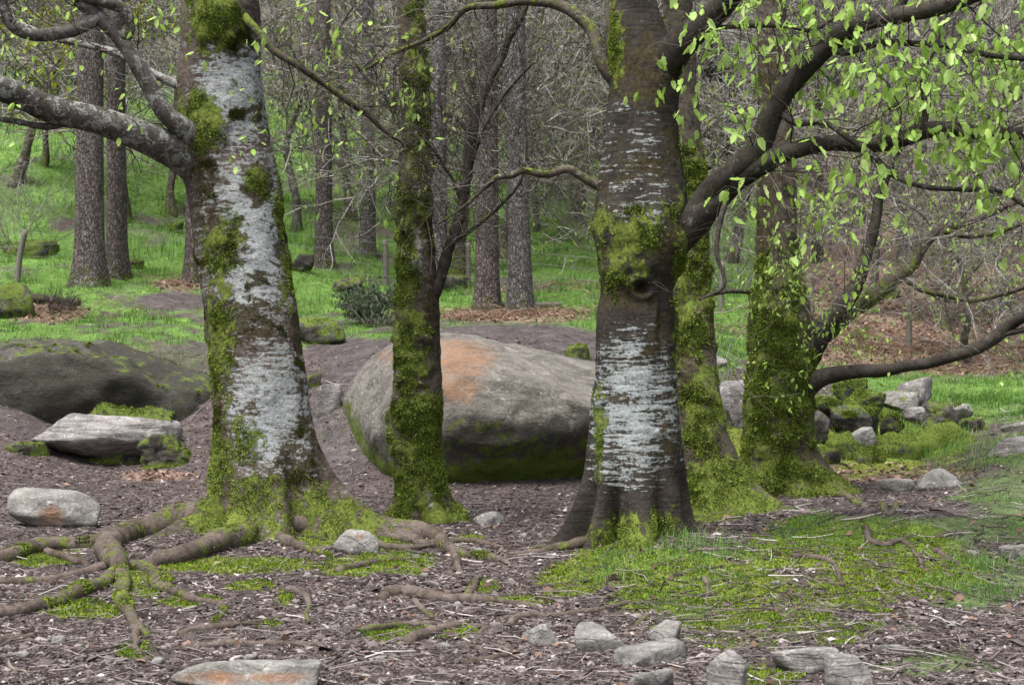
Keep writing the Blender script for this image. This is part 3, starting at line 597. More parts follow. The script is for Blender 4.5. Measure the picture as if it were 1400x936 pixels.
    RT = [([(330,718),(290,724),(235,728),(185,735),(155,748),(148,765),(165,784)],.105,.07),([(140,748),(69,752),(0,767),(-60,775)],.065,.04),([(168,778),(168,822),(182,853),(203,872)],.055,.02),
          ([(182,853),(186,875),(190,900)],.025,.012),([(160,785),(103,818),(45,835),(0,843),(-50,850)],.05,.03),([(185,776),(206,783),(223,805),(257,818),(302,832),(299,853)],.05,.015),
          ([(352,722),(332,738),(291,753),(247,767),(205,774)],.10,.055),([(378,730),(388,742),(411,750),(452,763)],.06,.02),([(420,730),(465,724),(508,723),(546,730),(597,738),(610,752),(652,763),(700,770)],.10,.022),
          ([(330,722),(298,715),(272,710),(245,712)],.08,.03),([(247,868),(309,859),(360,850),(393,842)],.025,.012),([(247,889),(326,882),(411,882),(485,880)],.02,.012),([(392,806),(415,816),(421,832),(420,856)],.025,.012),
          ([(-20,802),(30,797),(69,794),(130,781),(160,776)],.03,.035),([(522,820),(549,811),(604,822),(652,822),(700,826),(738,833)],.04,.015),([(556,880),(597,863),(625,856),(672,859)],.035,.012),
          ([(490,866),(540,857),(600,852)],.025,.015),([(460,782),(529,767),(575,767)],.03,.018),([(638,815),(648,800),(656,787)],.025,.02),([(645,907),(686,897),(716,890)],.02,.012),([(530,735),(580,745),(640,742),(690,752)],.03,.02),
          ([(618,752),(628,768),(630,782)],.03,.018),([(570,822),(580,838),(592,848)],.02,.015),([(60,752),(90,765),(120,772)],.025,.03),([(-20,880),(30,872),(45,868)],.02,.015),([(640,900),(655,862),(690,858)],.012,.012),
          ([(470,735),(520,748),(560,752),(600,748)],.03,.02),([(160,752),(120,745),(60,742),(0,752)],.045,.02)]
    for i, (l, r0, r1) in enumerate(RT):
        ro, ra = rootpart(t, base, l, r0*(1.2 if i in (0, 6, 8, 9) else 1.05), r1*1.05, 100 + i, .28 if i in (0, 2, 4, 5, 6) else .12, lift=.5 if i in (0, 1, 2, 4, 5, 6, 8) else .42, up=.07 if i in (0, 6, 7, 8, 9) else 0, anchor=base if i in (0, 6, 7, 8, 9) else None)
        if i in (0, 1, 2, 4, 5, 6, 7, 8): moss_on(t, ro, ra, 1500, .012, .004, M_MOSS, 200 + i, .5, 0, lambda V, N: np.clip(N[:, 2] + .3, 0, 1))
tree_left()

# ---- right front beech
def tree_right():
    base = np.array([px2w(862, 760, 9.95)[0], 9.95, 0.0]); base[2] = float(H(base[0], base[1])); d = base[1]
    t = thing('beech_tree', base, 'forked beech with white lichen rings and a knot hole, fresh leaves on its long boughs', 'tree')
    rows = [(-230,860,48),(-60,864,56),(0,868,62),(40,873,76),(85,880,90),(130,877,95),(200,875,106),(250,876,118),(290,877,128),(330,876,124),(365,872,110),(400,868,95),(425,867,105),(500,867,108),(560,867,116),(620,865,127),(680,863,136),(720,862,138),(800,862,138)]
    lobes = [(197,.22,.22,24),(230,.14,.24,50),(272,.30,.26,20),(315,.12,.3,30),(345,.16,.26,20),(60,.3,.25,12),(120,.3,.25,12),(213,-.10,.34,120),(247,-.13,.36,120),(296,-.10,.38,100),(332,-.08,.3,90)]
    M = [(870,320,45,40,1.3),(850,365,40,30,.9),(840,310,24,24,.9),(860,735,60,35,1.2),(840,740,24,40,1.2),(905,735,30,40,1.0),(880,760,55,30,1.6),(820,310,18,30,1.0),(930,400,12,160,.8),(840,60,18,60,1.2),(818,600,8,60,.8),(900,300,30,20,.6),(820,560,10,30,.6)]
    Bn = [(880,230,45,22,1.0),(850,400,50,28,1.1),(880,90,60,60,.9),(920,200,16,40,1),(845,200,14,14,.7),(905,450,24,30,.7),(915,600,14,30,1),(850,545,22,10,.8),(835,250,16,20,.7),(920,340,30,40,1.3),(830,300,18,26,1),(880,480,14,10,.7)]
    Li = [(865,560,80,130,1.25),(870,270,70,60,.45),(870,215,75,85,.45)]
    def dz(px, py):
        bulge = .05*np.exp(-(((px - 905)/22)**2 + ((py - 100)/40)**2)) + .06*np.exp(-(((px - 915)/24)**2 + ((py - 335)/34)**2))
        r = np.sqrt(((px - 878)/13)**2 + ((py - 393)/10)**2)
        e = bulge + .028*np.exp(-((r - 1.15)/.55)**2) - .075*np.exp(-(r/.75)**2)
        e = e + .03*np.exp(-(((px - 878)/45)**2 + ((py - 365)/22)**2)) + .03*np.exp(-(((px - 835)/25)**2 + ((py - 310)/30)**2))
        for a, b, rx, s in ((905,440,5,-.03),(858,440,4,-.012),(893,400,4,-.012)): e = e + s*np.exp(-(((px - a)/rx)**2 + ((py - b)/38)**2))
        e = e + .02*np.exp(-(((px - 900)/20)**2 + ((py - 320)/60)**2))
        for a, b in ((862,545),(893,512),(905,590),(842,258)): e = e + .012*np.exp(-(((px-a)/9)**2 + ((py-b)/6)**2)) - .015*np.exp(-(((px-a)/3.5)**2 + ((py-b)/3)**2))
        return e
    o, at = trunk(t, base, d, rows, 150, .015, lobes, 41, M_BEECH_C, M, Bn, Li, .05, dz, lich0=-.35)
    moss_on(t, o, at, 24000, .018, .0042, M_MOSS, 5, .55, .25)
    L = [limb(t, base, [(870,360,9.9,60),(905,338,9.8,60),(938,314,9.72,46),(966,285,9.66,40),(1000,250,9.6,33),(1040,226,9.5,29),(1074,209,9.4,26),(1133,196,9.3,23),(1194,199,9.2,20),(1236,189,9.1,21),(1270,178,9.0,23),(1308,177,8.95,20),(1349,183,8.9,19),(1400,182,8.8,18),(1480,172,8.7,14),(1560,165,8.6,10)], M_LIMB, 51, S=20, lich=.2),
         limb(t, base, [(930,322,9.75,34),(952,296,9.7,40),(978,256,9.62,38),(1033,206,9.5,34),(1054,158,9.4,32),(1071,127,9.35,30),(1105,89,9.25,29),(1146,51,9.15,28),(1181,31,9.05,27),(1229,21,8.95,24),(1284,10,8.85,22),(1340,-8,8.75,18),(1450,-45,8.6,12)], M_LIMB, 52, S=20, lich=.0),
         limb(t, base, [(862,175,10.05,40),(888,118,9.93,62),(922,70,9.78,46),(955,38,9.65,38),(985,10,9.55,34),(1025,-35,9.4,28),(1080,-90,9.2,20)], M_LIMB, 53, S=18),
         limb(t, base, [(860,130,10.0,20),(846,95,10.0,26),(838,45,10.05,25),(842,-20,10.05,22),(850,-120,10.1,16)], M_MOSSY, 54, S=14, moss=.15),
         limb(t, base, [(850,125,10.0,18),(834,103,9.98,20),(820,79,10.0,19),(810,45,10.05,17),(789,21,10.1,16),(762,7,10.2,14),(721,2,10.3,12),(680,7,10.4,11),(638,12,10.5,9),(611,38,10.6,8),(577,57,10.7,7),(540,72,10.8,6),(500,95,10.9,4)], M_MOSSY, 55, S=12, moss=.38, topmoss=.1),
         limb(t, base, [(845,262,9.95,14),(818,254,9.9,14),(793,240,9.88,12),(775,231,9.86,12),(751,238,9.85,11),(734,237,9.85,10),(715,233,9.85,10),(700,240,9.85,9),(679,243,9.85,8),(662,257,9.9,6),(631,285,9.95,4),(600,305,10.0,2.5)], M_MOSSY, 56, S=10, moss=.3, topmoss=.15),
         limb(t, base, [(1062,150,9.38,10),(1088,168,9.3,9),(1126,168,9.2,8),(1160,189,9.1,8),(1194,213,9.0,8),(1222,240,8.95,8),(1263,255,8.9,7.5),(1314,259,8.85,7),(1366,261,8.8,6),(1400,281,8.75,5),(1440,300,8.7,3)], M_LIMB, 57, S=8, lich=.5),
         limb(t, base, [(1138,62,9.2,14),(1153,72,9.15,11),(1181,65,9.1,10),(1211,58,9.05,9),(1249,60,9.0,9),(1297,63,8.9,9),(1349,75,8.8,8),(1400,81,8.7,7),(1460,90,8.6,5)], M_LIMB, 58, S=8, lich=.4),
         limb(t, base, [(940,50,9.7,8),(965,40,9.6,7),(1020,36,9.5,6.5),(1075,36,9.4,6),(1110,42,9.35,6),(1140,25,9.3,5)], M_LIMB, 59, S=8),
         limb(t, base, [(1262,182,9.02,10),(1265,150,9.05,9),(1262,110,9.1,8),(1275,70,9.15,7),(1290,30,9.2,6),(1300,-10,9.2,5)], M_LIMB, 60, S=8),
         limb(t, base, [(1218,25,8.98,16),(1230,10,8.95,14),(1245,-20,8.9,12)], M_LIMB, 61, S=8),
         limb(t, base, [(1000,255,9.6,9),(985,300,9.5,8),(980,345,9.45,6),(990,390,9.4,5),(955,410,9.4,3.5)], M_LIMB, 62, S=8)]
    tw = Twigs(63); g = np.random.default_rng(64)
    tw.along(L[0][1], 46, (.35, 1.0), .0055, 2, 3, (.1, -.1, .0), .28); tw.along(L[1][1], 46, (.35, 1.0), .0055, 2, 3, (.15, -.1, -.15), .2)
    tw.along(L[2][1], 12, (.3, .8), .005, 2, 3, (.3, 0, -.3), .2); tw.along(L[6][1], 16, (.25, .6), .004, 2, 2, (.1, 0, -.1), .2); tw.along(L[7][1], 20, (.3, .8), .0045, 2, 3, (.1, 0, -.1), .1)
    tw.along(L[8][1], 18, (.25, .5), .004, 2, 2, (.1, 0, -.2), .1); tw.along(L[9][1], 8, (.3, .6), .004, 2, 2, (0, 0, 0), .1); tw.along(L[11][1], 6, (.25, .5), .0035, 1, 3, (0, 0, -.2), .2)
    lf = leaf_mats(tw.tips, g, .063, 2)
    bare = Twigs(65)
    bare.along(L[4][1], 30, (.3, .9), .005, 3, 3, (-.1, .1, -.1), .2); bare.along(L[5][1], 22, (.25, .7), .004, 2, 4, (-.2, 0, .1), .25)
    tw.P += bare.P; tw.R += bare.R
    tw.build(base, t, M_TWIG)
    for k in range(3):  # few leaves in front of the trunk fork
        for a, b in ((868,130),(897,127),(920,118),(930,150)): lf.append((px2w(a + g.normal(0, 6), b + g.normal(0, 5), 9.45), Matrix.Rotation(g.uniform(0, 6.28), 4, 'Z') @ Matrix.Rotation(g.normal(0, .4), 4, 'X'), .06))
    keep = []
    for q, R, s in lf:
        a, b = project(q)
        if b < -60 or a < 915 and b > 180: continue
        if b > 200 and g.uniform() < sstep(200, 400, b)*.75: continue
        keep.append((-s/q[1] if -10 < a < 1410 and -15 < b < 950 else 1, q, R, s))
    keep.sort(key=lambda v: v[0]); big = keep[:300]; rest = keep[300:1250]
    for i, (_, q, R, s) in enumerate(big):
        o = bpy.data.objects.new('leaf', LEAFM[i % 6]); COL.objects.link(o); o.parent = t
        o.matrix_local = Matrix.Translation(Vector((q - base).tolist())) @ R @ Matrix.Scale(s, 4)
    leaves_joined([v[1:] for v in rest], base, t, M_LEAFS, g)
    print('leaves', len(lf), len(keep))
    RT = [([(800,748),(765,753),(735,757),(686,758)],.07,.02),([(785,752),(750,750),(725,752),(700,765)],.04,.015),([(697,856),(721,843),(769,842),(820,835),(873,824)],.035,.025),([(1085,763),(1112,763),(1139,770),(1153,801)],.035,.02),
          ([(1181,720),(1194,743),(1218,744),(1235,740),(1253,760),(1265,778)],.034,.02),([(1277,752),(1295,765),(1313,775)],.035,.03),([(962,790),(970,805),(966,828)],.03,.02),([(835,800),(846,812),(850,825)],.02,.012),
          ([(1120,790),(1140,800),(1165,812)],.02,.015),([(1200,785),(1245,802),(1275,818)],.02,.012),([(860,862),(885,845),(890,838)],.025,.02),([(940,755),(1000,752),(1040,748)],.03,.015)]
    for i, (l, r0, r1) in enumerate(RT): rootpart(t, base, l, r0*.7, r1*.6, 140 + i, .15, lift=.25, up=.06 if i in (0, 1) else 0, anchor=base if i in (0, 1) else None)
tree_right()

# ---- slim mossy tree in the middle
def tree_mid():
    base = np.array([px2w(578, 712, 11.9)[0], 11.9, 0.0]); base[2] = float(H(base[0], base[1])); d = base[1]
    t = thing('mossy_tree', base, 'slim upright tree thickly furred with moss in front of the big boulder', 'tree')
    rows = [(-150,558,32),(0,562,36),(100,565,41),(200,567,43),(300,569,48),(400,573,56),(450,571,62),(500,572,62),(560,569,70),(585,566,72),(620,570,64),(660,575,62),(690,578,64),(800,580,66)]
    lobes = [(185,0.136,.15,14.7), (250,0.119,.15,18.9), (300,0.136,.15,16.8), (350,0.212,.16,16.8), (80,0.170,.2,12.6)]
    M = [(605,708,45,28,1.4),(545,708,30,28,1.3),(575,640,50,90,1.2),(568,570,45,40,1.6),(560,480,30,80,1.1),(552,350,22,120,1.1),(575,250,30,90,1.0),(575,120,26,80,1.0),(570,30,20,30,.8)]
    Bn = [(590,430,16,60,1.2),(560,170,12,60,.8),(592,600,10,60,1),(560,80,14,30,.9),(585,300,12,60,.9)]
    Li = [(565,340,20,40,1.0),(580,560,20,30,1.0),(560,190,14,30,1.0),(580,250,16,25,1),(590,680,12,30,.8)]
    o, at = trunk(t, base, d, rows, 72, .018, lobes, 71, M_MOSSY, M, Bn, Li, .16, mossy=-.06, mlump=.075, lich0=.15)
    moss_on(t, o, at, 46000, .022, .0048, M_MOSS, 9, .42, .3)
    L = [limb(t, base, [(585,420,11.85,18),(600,388,11.8,17),(612,345,11.8,15),(625,309,11.78,15),(635,257,11.76,14),(645,192,11.75,15),(652,161,11.75,13),(666,120,11.75,12),(683,86,11.75,11),(697,51,11.75,10),(714,21,11.75,9),(722,0,11.75,8),(740,-50,11.75,6)], M_LIMB, 73, S=12, rough=.13),
         limb(t, base, [(632,275,11.77,8),(618,245,11.7,6),(600,215,11.65,5),(580,190,11.6,4)], M_LIMB, 74, S=6),
         limb(t, base, [(645,190,11.75,7),(628,165,11.8,6),(605,150,11.85,5),(600,110,11.9,4)], M_LIMB, 75, S=6),
         limb(t, base, [(620,330,11.78,7),(650,310,11.7,6),(690,275,11.65,5),(715,240,11.6,4),(720,190,11.6,3)], M_LIMB, 76, S=6),
         limb(t, base, [(640,240,11.76,6),(660,180,11.6,5),(690,130,11.5,4),(730,85,11.4,3)], M_LIMB, 77, S=6)]
    tw = Twigs(78)
    for l, n in zip(L, (46, 16, 14, 20, 16)): tw.along(l[1], n, (.3, .95), .0045, 2, 4, (0, 0, .12), .15)
    side = [px2w(562, y, 11.8) for y in range(0, 330, 12)]; tw.along(side, 18, (.4, 1.1), .006, 2, 3, (-.6, -.1, .1))
    tw.build(base, t, M_TWIG)
tree_mid()

# ---- mossy trunk behind the front beech
def tree_behind():
    base = np.array([px2w(975, 705, 12.4)[0], 12.4, 0.0]); base[2] = float(H(base[0], base[1])); d = base[1]
    t = thing('mossy_tree', base, 'dark moss-draped trunk standing close behind the forked beech', 'tree')
    rows = [(-200,915,36),(0,925,42),(150,932,46),(300,942,54),(400,947,56),(500,950,60),(580,955,66),(640,965,78),(690,972,86),(800,975,88)]
    lobes = [(190,0.128,.2,14.7), (260,0.170,.2,16.8), (310,0.255,.22,16.8), (350,0.357,.25,14.7), (80,0.170,.2,12.6)]
    M = [(1015,700,60,40,1.4),(985,680,60,60,1.4),(960,560,30,70,.8),(945,420,26,90,.9),(965,330,14,120,1.0),(950,250,30,60,.8)]
    Bn = [(965,600,20,70,1.2),(935,500,14,90,1.0),(970,450,10,40,1),(975,650,20,50,1.3),(950,350,14,40,.8)]
    o, at = trunk(t, base, d, rows, 64, .02, lobes, 81, M_MOSSY, M, Bn, [(965,560,8,60,1.0)], .12, mossy=.08, lich0=-.2, mlump=.05)
    moss_on(t, o, at, 30000, .024, .005, M_MOSS, 10, .45, .35)
tree_behind()

# ---- mossy right tree
def tree_far_right():
    base = np.array([px2w(1068, 676, 14.0)[0], 14.0, 0.0]); base[2] = float(H(base[0], base[1])); d = base[1]
    t = thing('mossy_tree', base, 'thick green mossy tree with a dark low bough reaching out over the rocky bank', 'tree')
    rows = [(-180,1052,34),(0,1056,40),(100,1060,42),(200,1060,46),(300,1060,52),(370,1060,60),(410,1062,80),(450,1066,92),(490,1066,94),(525,1064,90),(570,1060,86),(620,1060,84),(660,1064,90),(800,1066,92)]
    lobes = [(190,0.170,.2,14.7), (235,0.187,.2,16.8), (290,0.170,.2,18.9), (335,0.340,.24,16.8), (5,0.468,.3,16.8), (90,0.255,.3,12.6)]
    M = [(1065,470,50,60,1.2),(1040,560,40,80,1.4),(1080,560,40,70,1.0),(1065,650,60,50,1.3),(1125,668,60,40,1.2),(1015,668,30,30,1.2),(1085,380,20,60,.8),(1045,400,20,50,.8),(1090,500,30,40,1.2)]
    Bn = [(1075,590,14,40,1),(1045,290,18,110,1.1),(1075,640,14,30,1.2),(1080,420,14,30,1.0),(1055,100,30,60,.8)]
    Li = [(1065,530,22,18,1.2),(1045,560,20,30,.9),(1030,540,10,30,1)]
    def dz(px, py): return -.09*np.exp(-(((px - 1076)/11)**2 + ((py - 660)/34)**2))
    o, at = trunk(t, base, d, rows, 80, .02, lobes, 91, M_MOSSY, M, Bn, Li, .11, dz, mossy=.0, mlump=.05)
    moss_on(t, o, at, 46000, .026, .0055, M_MOSS, 12, .42, .3)
    L = [limb(t, base, [(1075,560,13.95,34),(1100,533,13.8,30),(1122,517,13.7,24),(1150,510,13.6,21),(1180,507,13.5,19),(1213,506,13.4,18),(1240,500,13.35,17),(1270,496,13.3,16),(1300,488,13.25,16),(1330,478,13.2,17),(1355,465,13.15,18),(1378,447,13.1,17),(1400,432,13.0,15),(1450,400,12.9,12)], M_LIMB, 93, S=14, rough=.1),
         limb(t, base, [(1345,472,13.18,9),(1370,458,13.1,8),(1405,450,13.0,7)], M_LIMB, 94, S=8),
         limb(t, base, [(1080,510,14.0,46),(1105,478,13.9,40),(1125,450,13.85,30),(1150,420,13.8,24),(1170,390,13.8,20),(1185,345,13.8,17),(1197,300,13.8,15),(1203,265,13.8,14),(1222,215,13.8,12),(1245,180,13.8,10),(1270,120,13.8,8)], M_LIMB, 95, S=12, rough=.1),
         limb(t, base, [(1110,470,13.95,30),(1145,438,14.0,28),(1180,412,14.1,26),(1215,388,14.2,24),(1245,360,14.3,22),(1265,330,14.4,19),(1285,314,14.5,16),(1315,308,14.6,14),(1345,295,14.7,12),(1400,270,14.9,9),(1470,240,15,6)], M_MOSSY, 96, S=12, rough=.1, moss=.15, topmoss=-.12),
         limb(t, base, [(1230,375,14.25,10),(1260,395,14.1,9),(1300,405,14.0,8),(1330,410,13.95,8),(1370,402,13.9,7),(1410,390,13.8,6)], M_MOSSY, 97, S=8, moss=.3),
         limb(t, base, [(1285,314,14.5,11),(1320,322,14.4,9),(1360,318,14.3,8),(1410,300,14.2,6)], M_MOSSY, 98, S=8, moss=.25),
         limb(t, base, [(1040,400,13.9,8),(1010,398,13.8,7),(985,400,13.75,6),(955,410,13.7,4)], M_LIMB, 99, S=6)]
    tw = Twigs(101); tw.along(L[0][1], 10, (.3, .8), .006, 2, 3, (0, 0, .2), .5)
    for l, n in zip(L[2:6], (26, 34, 18, 16)): tw.along(l[1], n, (.4, 1.2), .006, 2, 4, (.05, 0, .05), .2)
    side = [px2w(1062, y, 13.9) for y in range(0, 470, 12)]; tw.along(side, 26, (.4, 1.2), .006, 2, 3, (.1, -.5, .1))
    tw.build(base, t, M_TWIGP); g = np.random.default_rng(5)
    sp = Twigs(102); front = [px2w(x, y, 13.5) for x, y in ((1040,290),(1060,330),(1075,370),(1090,400),(1105,430),(1120,470))]
    sp.along(catmull(front, .05), 26, (.3, .8), .004, 2, 3, (.2, -.3, -.1), 0)
    sp.build(base, t, M_TWIG)
    L2 = leaf_mats(sp.tips, g, .04, 2, .03) + [v for v in leaf_mats(tw.tips, g, .045, 1) if g.uniform() < .2]
    leaves_joined(L2, base, t, M_LEAFS, g)
    for i, (l, r0, r1) in enumerate([([(1095,640),(1120,655),(1145,675),(1170,688)],.09,.03),([(1120,665),(1175,690),(1215,705),(1235,690)],.03,.02),([(1030,670),(1010,690),(1000,700)],.05,.02)]): rootpart(t, base, l, r0, r1, 170 + i, .35, up=.2 if i != 1 else 0, anchor=base if i != 1 else None)
tree_far_right()

# ------------------------------------------------------------------ conifers
def conifer(px, py, wpx, d, lean, label, mat, seed, group=None):
    p = hit(px, py); k = d or p[1]; x = (px - 700)/F*k; base = np.array([x, k, float(H(x, k)) - .05]); r = wpx*.5*k/F; Ht = 13.0
    t = thing('conifer_tree', base, label, 'tree', group)
    zz = np.concatenate([np.arange(0, 1.2, .06), np.arange(1.2, Ht, .18)]); S = 28; th = np.linspace(0, 2*math.pi, S, endpoint=False); TH, ZZ = np.meshgrid(th, zz)
    R = r*(1 - ZZ/Ht*.45) + r*.55*np.exp(-ZZ/.35)*(1 + .4*np.cos(TH*4 + seed)); q0 = np.stack([np.cos(TH), np.sin(TH), ZZ], -1)
    R = R*(1 + .05*fbm((q0*np.array([3, 3, 1.0])).reshape(-1, 3), 1.0, 3, seed).reshape(R.shape))
    V = np.stack([R*np.cos(TH) + lean*ZZ, R*np.sin(TH), ZZ - .1], -1).reshape(-1, 3)
    mesh('trunk', V, gridfaces(S, len(zz), True), mat, t, attrs={'moss': np.clip(.55 - ZZ.ravel()*.45, -.3, 1)})
    tw = Twigs(seed)
    for k2 in range(16):
        z = tw.g.uniform(2.5, 12); a = tw.g.uniform(0, 6.28); tw.grow((lean*z, 0, z), (math.cos(a), math.sin(a), -.1), tw.g.uniform(.6, 2.2), .014, 2, 4, .2, -.02)
    V, f = tubes(np.array(tw.P), np.array(tw.R), 3); mesh('branches', V, f, M_TWIGP, t, attrs={'rnd': np.repeat(tw.g.uniform(0, 1, len(tw.P)), 15)}, kind='stuff')
CF = [(122,388,40,26,.006,'tall rough-barked conifer, stouter of the pair beside the leaning fence post',M_CON),(160,388,29,27.2,-.004,'slimmer straight conifer tucked right behind a stouter conifer by the fence',M_CON),
      (266,402,25,27,-.002,'straight conifer half hidden behind the stout leaning beech',M_CON),(443,412,24,30,-.002,'slim straight conifer beside the small spiny bush behind the fence',M_CON),
      (503,402,21,33,.001,'slim lichen-flecked grey conifer right behind the small spiny bush',M_CONG),(600,415,24,29,.0,'straight conifer half hidden behind the slim mossy tree',M_CONG),
      (666,432,33,26,.0,'upright thick conifer above the bare earth behind the big boulder, beside a leaning one',M_CON),(712,434,32,25.5,-.018,'slightly leaning grey conifer above the bare earth behind the big boulder',M_CONG)]
for i, (a, b, wd, d, ln, lab, mt) in enumerate(CF): conifer(a, b, wd, d, ln, lab, mt, 300 + i)

# ------------------------------------------------------------------ bare trees up the slope
def bare_proto(seed, Ht, r, kids, depth, mat, trunk_mat, moss, crook=.12):
    """returns (trunk mesh, twig mesh)"""
    g = np.random.default_rng(seed); tw = Twigs(seed)
    p = np.array([0, 0, -.2]); d = norm(np.array([g.normal(0, .15), g.normal(0, .15), 1])); pts = []; n = 9
    for i in range(n):
        pts.append(tuple(p) + (r*(1 - .75*i/(n - 1))*(1.5 if i == 0 else 1),)); d = norm(d + g.normal(0, crook, 3) + np.array([0, 0, .08])); p = p + d*Ht/(n - 1)
    V, Fc, P = sweep(pts, .12, 9, .12, seed); k = len(V)
    o = mesh('trunk', V, Fc, trunk_mat, attrs={'moss': np.full(k, moss) + .5*fbm(V, 1.2, 2, seed), 'brown': np.zeros(k), 'lich': np.full(k, .2)})
    m1 = o.data; bpy.data.objects.remove(o)
    m = len(P)
    for j in range(int(kids[0])):
        i = int(g.uniform(.22, .97)*(m - 1)); a = g.uniform(0, 6.28); f = i/m
        tw.grow(P[i], (math.cos(a), math.sin(a), g.uniform(.1, .9)), Ht*.42*(1.15 - .6*f)*g.uniform(.6, 1.1), r*.33*(1.2 - f*.7), depth, kids[1], .22, .05, .62)
    V, f = tubes(np.array(tw.P), np.maximum(np.array(tw.R), .0055), 3)
    o = mesh('branches', V, f, mat, attrs={'rnd': np.repeat(g.uniform(0, 1, len(tw.P)), 15)}); m2 = o.data; bpy.data.objects.remove(o)
    tp = np.array([q for q, d_ in tw.tips]); tp = tp[g.uniform(0, 1, len(tp)) < .45]
    r = fuzz(tp, np.tile([0, 0, -1.], (len(tp), 1)), np.ones(len(tp)), 1500, .10, .022, seed)
    o = mesh('foliage', r[0], r[1], M_BUD, smooth=False, attrs={'rnd': r[2]}); m3 = o.data; bpy.data.objects.remove(o)
    return m1, m2, tw.tips, m3
PROTO = [bare_proto(401, 7, .14, (14, 5), 3, M_TWIGF, M_MOSSY, .3), bare_proto(402, 9, .17, (15, 5), 3, M_TWIGF, M_MOSSY, .1), bare_proto(403, 6, .11, (13, 5), 3, M_TWIGP, M_LIMBP, .2, .2),
         bare_proto(404, 11, .20, (16, 5), 3, M_TWIGF, M_LIMBP, .1), bare_proto(405, 4.5, .08, (12, 5), 3, M_TWIGP, M_LIMBP, .3, .25)]
def place_bare(px, d, k, sc, rz, label, group, name='bare_tree'):
    x = (px - 700)/F*d; z = float(H(x, d, False)); t = thing(name, (x, d, z), label, 'tree', group); t.rotation_euler = (0, 0, rz); t.scale = (sc,)*3
    for nm, me in (('trunk', PROTO[k][0]), ('branches', PROTO[k][1])) + ((('foliage', PROTO[k][3]),) if k in (0, 2, 4) else ()):
        o = bpy.data.objects.new(nm, me); COL.objects.link(o); o.parent = t
        if nm != 'trunk': o['kind'] = 'stuff'
    return t
g = np.random.default_rng(500)
near = [(405,34,2,1.0,'crooked pale-barked tree between the stout leaning beech and the slim conifer'),(480,36,0,.9,'mossy leaning tree close behind the slim lichen-flecked conifer'),(235,34,0,.8,'short dark tree on the green slope behind the stout leaning beech'),(735,36,2,.75,'little leaning tree on the grass just past the leaning grey conifer'),
 (760,40,4,.9,'spindly multi-twigged tree between the leaning conifer and the forked beech'),(560,40,3,.9,'tall grey leafless tree rising behind the slim mossy tree'),(640,44,2,.9,'twiggy leafless tree directly behind the upright thick conifer'),(860,36,1,.9,'leafless tree hidden mostly behind the forked beech trunk'),(330,40,3,.9,'tall leafless tree up the slope behind the stout leaning beech'),
 (60,38,0,.7,'thin dark tree on the grass behind the leaning fence post'),(20,36,1,.8,'old mossy tree behind the sprawling bare bush and fence post'),(1190,30,2,.8,'thin crooked tree on the russet slope behind the mossy rising limb'),(1290,29,0,.75,'mossy low tree among the pale bare twigs on the russet slope'),(1370,31,2,.8,'crooked small tree on the russet slope past the pale twiggy bush'),
 (1000,34,1,.8,'leafless tree seen between the moss-draped trunk and the thick mossy tree'),(820,34,2,.7,'brushy small tree rising from the bare thicket by the forked beech'),(570,36,2,.9,'crooked tree half hidden by the slim mossy tree'),(900,30,4,1.3,'bushy sapling hidden behind the forked beech and its mossy neighbour'),(1120,36,1,.8,'leafless tree upslope just past the thick green mossy tree'),
 (545,32,4,1.3,'fine-twigged sapling close behind the slim mossy tree and its conifer'),(625,31,0,1.0,'mossy many-branched tree just left of the upright thick conifer'),(780,38,1,1.0,'broad leafless tree upslope of the bare thicket'),(1240,36,3,.9,'tall grey leafless tree behind the rising mossy limb'),(1340,38,1,1.0,'spreading leafless tree high above the low bough'),(1170,44,3,.9,'tall thin leafless tree far behind the thick mossy tree'),(830,44,0,1.2,'twisted mossy tree behind the brushy thicket by the forked beech'),
 (1400,27,4,1.2,'many-stemmed sapling above the low bough tip on the russet slope'),(1330,25.5,4,1.0,'fine-twigged sapling at the foot of the russet slope by the grass'),(690,34,0,.9,'mossy leafless tree between the upright and the leaning conifer')]
for a, d, k, s, lab in near: place_bare(a, d, k, s, g.uniform(0, 6.28), lab, 'bare trees just beyond the fence')
for i in range(95):
    d = g.uniform(38, 92); px = g.uniform(-150, 1550); k = int(g.choice([0, 1, 2, 3, 3, 1]))
    if px < 980 and d < 58: continue
    if d < 48 and g.uniform() < .5: continue
    place_bare(px, d, k, g.uniform(.8, 1.25), g.uniform(0, 6.28), 'leafless grey tree high on the wooded far slope', 'leafless trees on the far slope')

def evergreen(px, d, Ht, label, seed, group=None):
    g = np.random.default_rng(seed); x = (px - 700)/F*d; base = np.array([x, d, float(H(x, d, False))]); t = thing('evergreen_tree', base, label, 'tree', group)
    V, Fc, P = sweep([(0, 0, -.2, .14), (0.05, 0, Ht*.5, .09), (0, 0, Ht, .02)], .4, 8, .05, seed); n = len(V)
    mesh('trunk', V, Fc, M_CON, t, attrs={'moss': np.zeros(n)})
    C = []
    for k in range(110):
        f = g.uniform(.12, 1)**.9; a = g.uniform(0, 6.28); L = (1 - f)*Ht*.28 + .4
        for s in np.linspace(.15, 1, 9): C.append((math.cos(a)*L*s, math.sin(a)*L*s, f*Ht - .35*L*s*s + g.normal(0, .08)))
    C = np.array(C); N = norm(np.array([0, 0, 1.]))*np.ones_like(C); N = N*.2 + C*np.array([1, 1, 0])/ (np.linalg.norm(C[:, :2], axis=1, keepdims=True) + .1)
    r = fuzz(C, N, np.ones(len(C)), 15000, .24, .03, seed, .4); mesh('crown', r[0], r[1], M_EVER, t, smooth=False, attrs={'rnd': r[2]}, kind='stuff')
